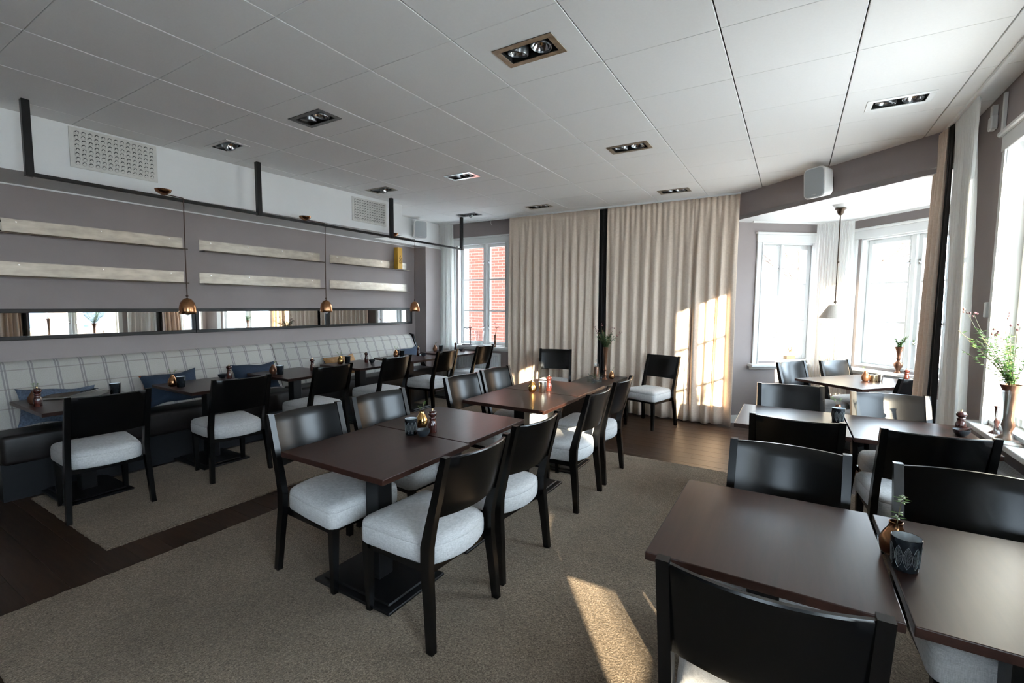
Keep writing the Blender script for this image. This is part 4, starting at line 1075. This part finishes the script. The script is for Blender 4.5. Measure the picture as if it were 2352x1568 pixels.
MB().lathe([(.04, 0), (.045, .004), (.045, .05), (.035, .12), (.03, .17), (.028, .20), (.033, .215), (.031, .215), (.026, .20), (.028, .17)], 24, caps=(True, False)).build('glass', M['clear'], dc, 50)
MB().lathe([(.038, .006), (.041, .05), (.032, .12), (.027, .18)], 24).build('contents', M['brownvase'], dc, 50)
MB().ball((0, 0, .255), .016).build('stopper', M['clear'], dc, 60)
for k, (x, y, lb) in enumerate([(-2.175, 5.53, 'small square glass jar with sprig standing before the decanter on the sideboard'), (-2.085, 5.43, 'small square glass jar at the sideboard edge, closest to the set tables'), (-2.075, 5.575, 'small square glass jar with sprig beside the bud vase on the sideboard')]):
    t = thing('glass_jar', lb, 'jar', (x, y, ZS), .2*k, 'square glass jars')
    g = MB(); g.box(-.034, -.034, 0, .034, .034, .075, bev=.008, seg=2); g.build('glass', M['clear'], t, 40)
    MB().box(-.028, -.028, .006, .028, .028, .045, bev=.004).build('water', M['clear'], t)
    MB().lathe([(.012, .075), (.012, .09), (.017, .096), (.015, .096), (.010, .088)], 14, caps=(False, False)).build('neck', M['clear'], t, 40)
    a, b = MB(), MB(); plant(a, b, (0, 0, .07), 3, .045, .06, .016, random.Random(30+k)); b.build('stems', M['stem'], t); a.build('foliage', M['leaf_dark'], t, None, {'kind': 'stuff'})

# ------------------------------------------------------------------ window sill things
ZF = .8305
io = thing('iron_stand', 'dark iron loop stand on the brick-view window sill', 'candle stand', (-4.83, 6.485, ZF), .15)
m = MB(); m.tube([(-.065, 0, .01), (-.065, 0, .30)], .007, 6); m.tube([(.065, 0, .01), (.062, 0, .30)], .007, 6); m.tube([(-.068, 0, .30), (.0, 0, .297), (.06, 0, .305), (.082, 0, .313), (.085, 0, .300)], .008, 6); m.build('loop', M['iron'], io, 40)
MB().box(-.085, -.03, 0, .085, .03, .012, bev=.003).build('foot', M['iron'], io)
gv = thing('glass_vase', 'clear flared glass vase on the brick-view window sill', 'vase', (-4.58, 6.50, ZF))
MB().lathe([(.05, 0), (.055, .006), (.055, .02), (.068, .04), (.072, .08), (.074, .16), (.092, .255), (.090, .256), (.071, .16), (.068, .08), (.05, .03)], 28, caps=(True, False)).build('glass', M['clear'], gv, 50)
SL = [(.024, 0), (.022, .006), (.012, .02), (.010, .035), (.02, .06), (.026, .085), (.020, .10), (.013, .115), (.015, .16), (.022, .20), (.019, .20), (.013, .16)]
bouquet('slender brown vase with wispy sprig on the brick-view window sill', 'slim_vase', (-4.245, 6.475, ZF), SL, 'brownvase', .17, 6, .06, .20, .016, 'leaf_grey', 8, fl=3)
URN = [(.036, 0), (.034, .008), (.020, .02), (.018, .03), (.034, .06), (.042, .085), (.042, .11), (.030, .125), (.018, .135), (.016, .15), (.022, .16), (.022, .17), (.017, .18), (.02, .22), (.034, .27), (.044, .30), (.040, .30), (.028, .26)]
pu = C + E2*.945 + N2*.03
bouquet('bronze urn vase with green sprigs on the bay window sill', 'urn_vase', (pu.x, pu.y, .7855), URN, 'brownvase', .27, 26, .09, .17, .030, 'leaf', 9, dense=1.5, wall=(.7071, .7071, .012))
pb = C - E1*.505 - N1*.04
bo_ = thing('bird_ornament', 'carved bird on a wooden block on the bay sill', 'ornament', (pb.x, pb.y, .8355), .657)
MB().box(-.062, -.03, 0, .062, .03, .045, bev=.003).build('block', M['block'], bo_)
m = MB(); m.tube([(.008, 0, .045), (.010, 0, .085)], .002, 5); m.tube([(.0, 0, .085), (.008, 0, .10), (.02, 0, .115), (.026, 0, .135), (.020, 0, .155), (.012, 0, .165), (.0, 0, .172)], [.004, .012, .014, .009, .006, .006, .002], 8); m.tube([(.004, 0, .09), (-.018, 0, .125), (-.022, 0, .165), (-.028, 0, .185)], [.01, .008, .004, .001], 6); m.build('bird', M['block'], bo_, 50)
ZR = .7855
bouquet('large bronze vase with leafy branches on the sill by the sensor wall', 'branch_vase', (1.075, 3.70, ZR), [(.05, 0), (.045, .01), (.022, .03), (.02, .05), (.03, .08), (.022, .12), (.026, .2), (.036, .28), (.05, .315), (.046, .315), (.032, .28)], 'brownvase', .28, 30, .24, .36, .036, 'leaf', 11, fl=6, dense=2.0, wall=(1, 0, .02))
gv2 = thing('glass_cylinder', 'clear glass cylinder vase in front of the branch vase', 'vase', (1.045, 3.56, ZR))
MB().lathe([(.062, 0), (.066, .004), (.064, .1), (.058, .2), (.062, .29), (.060, .29), (.055, .2), (.058, .02), (.03, .012)], 28, caps=(True, False)).build('glass', M['clear'], gv2, 50)
cs = thing('candlestick', 'small dark turned candlestick on the sill beside the glass cylinder', 'candlestick', (1.065, 3.835, ZR))
MB().lathe([(.034, 0), (.032, .006), (.012, .02), (.009, .05), (.014, .07), (.009, .085), (.012, .15), (.018, .165), (.012, .168)], 16).build('stick', M['mill'], cs, 40)
# things reflected by the mirrors on the nearer part of that sill
bouquet('brown trumpet vase with sprigs on the sill, mirrored over the newspaper table', 'trumpet_vase', (1.06, 3.02, ZR), TRUMP, 'brownvase', .40, 8, .08, .12, .026, 'leaf', 15, wall=(1, 0, .02))

# ------------------------------------------------------------------ wall sensor, conduit, magnet contact, hook
se = thing('wall_sensor', 'small white alarm sensor high on the wall by the sheer', 'sensor', (XR-.001, 4.42, 2.78))
MB().box(-.035, -.035, -.06, 0, .035, .03, bev=.006).build('sensor_body', M['plastic'], se); MB().box(-.03, -.02, .03, 0, .02, .10, bev=.003).build('bracket', M['plastic'], se)
tag(MB().box(XR-.018, 4.235, 2.65, XR-.001, 4.265, 2.90, bev=.002).build('cable_duct', M['plastic']), 'white vertical cable duct above the window casing corner', 'cable duct')
mc = thing('magnet_contact', 'small white alarm contact on the window casing', 'sensor', (XR-.002, 4.225, 1.52))
MB().box(-.03, -.02, -.05, 0, .018, .05, bev=.004).build('contact_body', M['plastic'], mc)
hk = MB(); hk.tube([(-4.3, 6.42, 2.905), (-4.3, 6.42, 2.86), (-4.295, 6.42, 2.84), (-4.28, 6.42, 2.838), (-4.275, 6.42, 2.852)], .004, 6)
tag(hk.build('curtain_hook', M['plastic'], None, 40), 'single white hook dangling from the track above the brick-view window', 'hook')

# ------------------------------------------------------------------ outside
struct(MB().prism([(-14, YB-.3), (XR+.3, YB-.3), (XR+.3, 4.9), (2.1, 6.05), (0.42, 7.85), (-.95, YF+.3), (-14, YF+.3)], HCEIL+.21, 14).build('added_storeys', M['ext_wall']))  # unseen upper storeys, added to shade the brick wall outside
struct(MB().box(-60, -60, -1.0, 60, 60, -.9).build('ground_outside', M['ext_ground']))
def brick_building():
    t = thing('brick_building', 'red brick building outside the far window', 'building')
    me = bpy.data.meshes.new('brick_wall')
    y0 = 11.2; xa, xb, xc = -14.0, -7.66, -3.4
    V = []; F = []; U = []
    def quad(p, q, z0, z1, u0):
        o = len(V); L = (Vector(q)-Vector(p)).length
        V.extend([(p[0], p[1], z0), (q[0], q[1], z0), (q[0], q[1], z1), (p[0], p[1], z1)]); F.append((o, o+1, o+2, o+3)); U.extend([(u0, z0), (u0+L, z0), (u0+L, z1), (u0, z1)])
    yb = y0-.9
    quad((xa, y0), (xb, y0), -.9, 11, 0); quad((xb, y0), (xb, yb), -.9, 11, .1); quad((xb, yb), (-5.9, yb), -.9, 11, 0); quad((-5.9, yb), (-5.9, 20), -.9, 11, .07); quad((-5.9, 20), (xa, 20), -.9, 11, 0); quad((xa, 20), (xa, y0), -.9, 11, 0)
    me.from_pydata(V, [], F); ul = me.uv_layers.new(name='UVMap')
    for i, u in enumerate(U): ul.data[i].uv = u
    me.materials.append(M['brick']); o = bpy.data.objects.new('brick_wall', me); COL.objects.link(o); o.parent = t
    MB().prism([(xa-.2, y0-.2), (xb-.2, y0-.2), (xb-.2, yb-.2), (-5.7, yb-.2), (-5.7, 20.2), (xa-.2, 20.2)], 11, 11.3).build('roof', M['ext_dark'], t)
brick_building()
def house(label, x, y, w, d, h, mat, rz, wins):
    t = thing('town_house', label, 'building', (x, y, -.9), rz)
    MB().box(-w/2, -d/2, 0, w/2, d/2, h).build('wall', M[mat], t)
    MB().rings([[(-w/2-.3, -d/2-.3, h), (w/2+.3, -d/2-.3, h), (w/2+.3, d/2+.3, h), (-w/2-.3, d/2+.3, h)], [(-w/2, -.2, h+2.2), (w/2, -.2, h+2.2), (w/2, .2, h+2.2), (-w/2, .2, h+2.2)]]).build('roof', M['ext_warm'], t)
    for i in range(wins):
        for j in range(2):
            xx = -w/2+w*(i+.5)/wins; f = MB().box(xx-.6, -d/2-.05, 1.0+j*2.9, xx+.6, -d/2+.02, 2.6+j*2.9).build('window', M['trim'], t)
            MB().box(xx-.5, -d/2-.07, 1.1+j*2.9, xx+.5, -d/2-.04, 2.5+j*2.9).build('pane', M['ext_dark'], f)
house('pale town house far beyond the bay window with the bird', -2.5, 33, 12, 6, 6.3, 'ext_wall', .25, 5)
house('pale town house far beyond the bay window with the urn', 15, 34, 13, 6, 5.8, 'ext_wall', -.5, 5)
house('ochre town house beyond the sensor-wall windows', 24, 10, 12, 6, 3.2, 'ext_warm', -1.5, 5)
house('tall narrow house added out of view to block sun at the back window', 7.6, -17, 4.2, 4, 7.5, 'ext_wall', 3.14, 2)  # added out of view to keep sun from entering the back window
def tree(label, x, y, h, r, seed, trunk_h):
    t = thing('bare_tree', label, 'tree', (x, y, -.9)); rnd = random.Random(seed)
    MB().tube([(0, 0, 0), (.01, .0, trunk_h*.5), (0, .0, trunk_h)], [r*1.15, r, r*.95], 14).build('trunk', M['bark'], t, 60)
    b = MB()
    def br(p, d, L, rad, lev):
        q = p + d*L; mid = p+d*L*.5+Vector((rnd.uniform(-1, 1), rnd.uniform(-1, 1), rnd.uniform(-.3, .6)))*L*.08
        b.tube([p, mid, q], [rad, rad*.8, rad*.6], 5)
        if lev < 4:
            for k in range(3 if lev < 3 else 2):
                nd = (d + Vector((rnd.uniform(-1, 1), rnd.uniform(-1, 1), rnd.uniform(-.35, .7)))*.75).normalized(); br(p.lerp(q, rnd.uniform(.55, 1)), nd, L*rnd.uniform(.6, .85), rad*.55, lev+1)
    for k in range(5):
        a = 2*PI*k/5+rnd.random(); br(Vector((0, 0, trunk_h-.05)), Vector((math.cos(a)*.8, math.sin(a)*.8, .75)).normalized(), h*.26, r*.5, 0)
    b.build('branches', M['bark'], t, 60)
tp = Vector((1.21, 2.90)) + Vector((.61, -.792))*9.0  # trunk added here to block the sun through one sash of window five
tree('bare tree with thick trunk added outside the sensor-wall windows as sun blocker', tp.x, tp.y, 7, .19, 4, 6.2)
tq = Vector((1.21, -.24)) + Vector((.61, -.792))*9.0  # ball on a stem, added to keep sun off the front chair and table
ts_ = thing('sun_blocker_tree', 'unseen ball tree on a thin stem added to shade the front table', 'tree', (tq.x, tq.y, -.9))
MB().tube([(0, 0, 0), (.01, 0, 2.2), (0, 0, 4.25)], [.045, .035, .03], 10).build('trunk', M['bark'], ts_, 60)
rn_ = random.Random(15); cm_ = MB()
cm_.rings([[(.35*math.sin(PI*k/12)*(1+rn_.uniform(-.08, .08))*math.cos(2*PI*i/24)+1e-3*math.cos(2*PI*i/24), .35*math.sin(PI*k/12)*(1+rn_.uniform(-.08, .08))*math.sin(2*PI*i/24)+1e-3*math.sin(2*PI*i/24), 4.47-.35*math.cos(PI*k/12)) for i in range(24)] for k in range(13)])
cm_.build('foliage', M['leaf_dark'], ts_, 60)
th_ = Vector((1.21, .40)) + Vector((.61, -.792))*6.0  # column added out of view, stops low sun reaching the front table edge
cs_ = thing('sun_blocker_shrub', 'unseen evergreen column added to block low sun at the nearer sensor-wall window', 'shrub', (th_.x, th_.y, -.9))
rn_ = random.Random(5); cm_ = MB()
cm_.rings([[(r_*(1+rn_.uniform(-.07, .07))*math.cos(2*PI*i/24), r_*(1+rn_.uniform(-.07, .07))*math.sin(2*PI*i/24), z_) for i in range(24)] for z_, r_ in [(.15, .14), (.4, .19), (.8, .22), (1.4, .23), (2.0, .23), (2.6, .22), (3.1, .21), (3.5, .18), (3.75, .12), (3.9, .04)]])
cm_.build('foliage', M['leaf_dark'], cs_, 60); MB().lathe([(.05, 0), (.045, .2)], 10).build('trunk', M['bark'], cs_)
tree('slim bare tree outside the bay window with the bird', .75, 17.5, 6, .09, 6, 2.6)
tree('slim bare tree outside the bay window with the urn', 6.5, 19, 6, .09, 9, 2.4)

def walker(label, x, y, coat, rz):
    t = thing('person', label, 'person', (x, y, -.9), rz)
    me = bpy.data.meshes.new('body'); 
    J = [(0, 0, .95, .15), (0, 0, 1.2, .15), (0, 0, 1.42, .17), (0, 0, 1.52, .06), (0, .01, 1.66, .10), (0, .01, 1.73, .09),
         (.1, 0, .9, .11), (.12, .08, .5, .085), (.12, .14, .08, .06), (.12, .24, .04, .045), (-.1, 0, .9, .11), (-.12, -.05, .5, .085), (-.12, -.16, .08, .06), (-.12, -.08, .04, .045),
         (.21, 0, 1.4, .07), (.26, -.06, 1.13, .055), (.25, .03, .88, .04), (-.21, 0, 1.4, .07), (-.26, .05, 1.13, .055), (-.25, .15, .9, .04)]
    E_ = [(0, 1), (1, 2), (2, 3), (3, 4), (4, 5), (0, 6), (6, 7), (7, 8), (8, 9), (0, 10), (10, 11), (11, 12), (12, 13), (2, 14), (14, 15), (15, 16), (2, 17), (17, 18), (18, 19)]
    me.from_pydata([j[:3] for j in J], E_, []); o = bpy.data.objects.new('body', me); COL.objects.link(o); o.parent = t
    sk = o.modifiers.new('skin', 'SKIN'); 
    for k, v in enumerate(me.skin_vertices[0].data): v.radius = (J[k][3], J[k][3]); v.use_root = (k == 0)
    o.modifiers.new('smooth', 'SUBSURF').levels = 1; o.modifiers['smooth'].render_levels = 1
    me.materials.append(M[coat])
    MB().ball((0, .045, 1.665), .082, 10, 8, (.9, 1, 1.2)).build('face', M['skin'], t, 60)
    MB().ball((0, .0, 1.70), .105, 10, 8, (.95, 1, 1)).build('hair', M['stem'], t, 60)
walker('person in dark coat walking outside beyond the bay window', 8.6, 22.5, 'coat', 1.2)
walker('person in blue coat walking outside beyond the bay window', 9.5, 22.4, 'coat2', 1.0)
